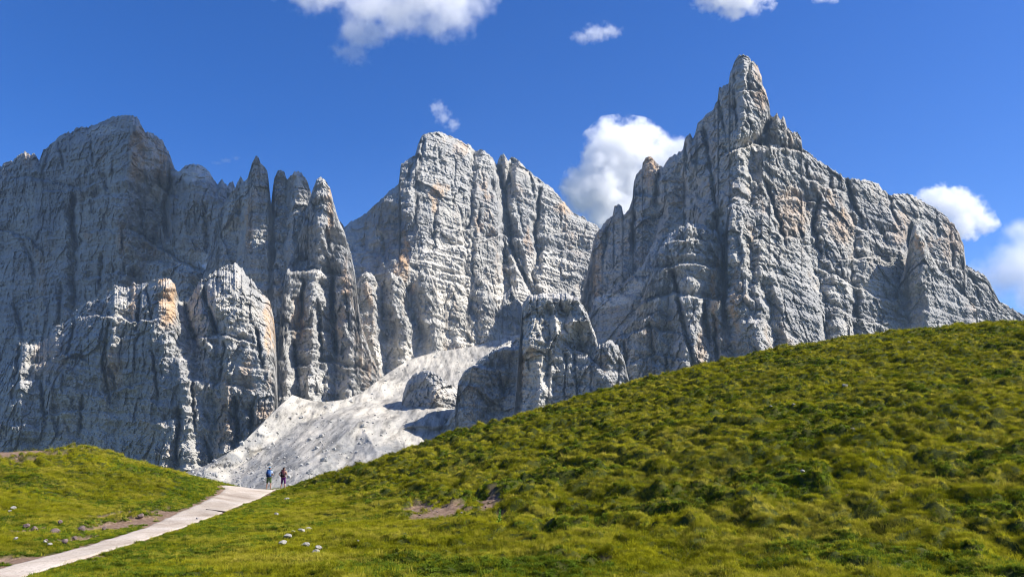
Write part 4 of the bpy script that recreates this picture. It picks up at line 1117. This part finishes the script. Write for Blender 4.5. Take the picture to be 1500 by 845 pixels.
# ------------------------------------------------------------------ clouds
def cloud(label, Y, blobs, dens=.02, soft=.55, nscale=1.0, cut=.0, depth=.7, group=None):
    """blobs: (px, py, radius px, flattening); one closed hull with a density field of its own"""
    bl = list(blobs) if Y is None else []
    mpp = (Y or 1) / (F * CP_)
    for i, (bx, by, br, fl) in enumerate(blobs if Y else []):
        x, y, z = pt(bx, by, Y)
        bl.append((x, y + (((i * 37) % 7) - 3) / 3 * br * mpp * .35, z, br * mpp, fl))
    bm = bmesh.new()
    for (x, y, z, r, fl) in bl:
        g = bmesh.ops.create_icosphere(bm, subdivisions=2, radius=1.0)
        for v in g['verts']:
            v.co = Vector((x + v.co.x * r * 1.3, y + v.co.y * r * 1.3 * depth, z + v.co.z * r * 1.3 * fl))
    h = bmesh.ops.convex_hull(bm, input=bm.verts)
    bmesh.ops.delete(bm, geom=list({e for e in h['geom_interior'] + h['geom_unused'] if isinstance(e, bmesh.types.BMVert)}), context='VERTS')
    me = bpy.data.meshes.new('cumulus_cloud'); bm.to_mesh(me); bm.free()
    m = bpy.data.materials.new('cloud_vapour'); m.use_nodes = True; nt = m.node_tree
    nt.nodes.remove(nt.nodes['Principled BSDF'])
    geo = N(nt, 'ShaderNodeNewGeometry'); P = geo.outputs['Position']
    rm = sorted(b[3] for b in bl)[len(bl) // 2]
    field = None
    for (x, y, z, r, fl) in bl:
        sb = N(nt, 'ShaderNodeVectorMath', operation='SUBTRACT'); nt.links.new(P, sb.inputs[0]); sb.inputs[1].default_value = (x, y, z)
        dv = N(nt, 'ShaderNodeVectorMath', operation='DIVIDE'); nt.links.new(sb.outputs[0], dv.inputs[0]); dv.inputs[1].default_value = (r, r * depth, r * fl)
        ln = N(nt, 'ShaderNodeVectorMath', operation='LENGTH'); nt.links.new(dv.outputs[0], ln.inputs[0])
        d = math_n(nt, 'MULTIPLY', math_n(nt, 'SUBTRACT', 1.0, ln.outputs['Value']), r / rm)
        if field is None: field = d
        else:
            sm = N(nt, 'ShaderNodeMath', operation='SMOOTH_MAX'); nt.links.new(field, sm.inputs[0]); nt.links.new(d, sm.inputs[1]); sm.inputs[2].default_value = .25
            field = sm.outputs[0]
    nz = noise_tex(nt, P, nscale * 1.5 / rm, 7, .62)
    e = math_n(nt, 'ADD', field, math_n(nt, 'MULTIPLY', math_n(nt, 'SUBTRACT', nz, .5 + cut), 2.6))
    mr = N(nt, 'ShaderNodeMapRange', interpolation_type='SMOOTHSTEP'); nt.links.new(e, mr.inputs['Value'])
    mr.inputs['From Min'].default_value = 0; mr.inputs['From Max'].default_value = soft; mr.inputs['To Max'].default_value = dens
    vol = N(nt, 'ShaderNodeVolumeScatter'); vol.inputs['Color'].default_value = (1, 1, 1, 1); vol.inputs['Anisotropy'].default_value = .2
    nt.links.new(mr.outputs[0], vol.inputs['Density'])
    nt.links.new(vol.outputs[0], nt.nodes['Material Output'].inputs['Volume'])
    me.materials.append(m)
    o = bpy.data.objects.new('cumulus_cloud', me); COL.objects.link(o)
    tag(o, label, 'cloud', group)
    return o

cloud('large white billowing cloud rising behind the saddle beside the pointed peak', 4600,
      [(868,285,46,.8),(905,225,48,1.0),(935,205,34,.9),(960,225,34,.8),(880,255,40,.9),(845,278,26,.7),(920,270,50,.9),(985,218,22,.7),(900,320,44,.8)], dens=.016, soft=.45, cut=-.08)
cloud('wide ragged cloud bank drifting high above the snowless central summit', 4000,
      [(620,-2,66,.75),(660,14,54,.95),(585,18,52,.75),(540,0,58,.6),(465,-6,62,.5),(640,38,36,.8),(695,-4,36,.9)], dens=.009, soft=.9, cut=-.03)
cloud('torn grey-white cloud scrap hanging below the wide cloud bank', 4000,
      [(528,56,36,.9),(552,50,28,.85),(505,74,24,.7),(522,80,22,.9)], dens=.008, soft=1.0, cut=-.03)
cloud('thin wisp of cloud just above the broad central summit', 4200,
      [(640,160,14,1.0),(650,172,14,1.2),(662,182,14,.9)], dens=.010, soft=.9, cut=.0)
cloud('small elongated cloud puff floating between the cloud bank and the pointed peak', 4000,
      [(850,60,20,.55),(872,50,24,.7),(893,46,20,.7)], dens=.010, soft=.8, cut=.02)
cloud('bright flat-bottomed cloud straight above the pointed rock spire', 4000,
      [(1040,0,34,.7),(1075,-4,44,.65),(1108,0,30,.7),(1075,14,24,.6)], dens=.014, soft=.5)
cloud('little white cloud beside the bright cloud above the pointed spire', 4000,
      [(1200,-2,18,.7),(1222,-4,16,.7)], dens=.012, soft=.6)
cloud('white cloud peeping out behind the long shoulder of the pointed peak', 4600,
      [(1370,295,30,.7),(1400,305,34,.8),(1425,315,28,.8),(1445,328,20,.7),(1400,335,28,.8),(1350,300,22,.6)], dens=.014, soft=.5, cut=-.06)
cloud('thin veil of high cloud low in the sky beyond the shoulder end', 6500,
      [(1480,400,46,.7),(1530,380,60,.8),(1560,420,70,.7),(1450,410,34,.6),(1500,340,34,.5)], dens=.0045, soft=1.3, cut=-.16)
cloud('faint streak of cloud above the jagged towers', 4200, [(318,240,9,.35),(332,236,11,.35),(345,231,8,.4)], dens=.007, soft=1.0, cut=-.02)

# unseen cloud added above the frame so its shadow falls on the left massif
kx, ky, zc = SUN.x / SUN.z, SUN.y / SUN.z, 2500.0
spots = [(0, 0, 330), (-280, 40, 300), (230, -30, 220), (-60, -190, 240), (80, 190, 240), (-500, 90, 280), (320, 100, 150)]
cloud('unseen cloud sheet added high overhead to shade the dark massif', None,
      [(-1510 + kx * zc + a, 1940 + ky * zc + b, zc + (i % 3 - 1) * 25, r, .45) for i, (a, b, r) in enumerate(spots)], dens=.035, soft=.4, cut=-.2, depth=1.0)
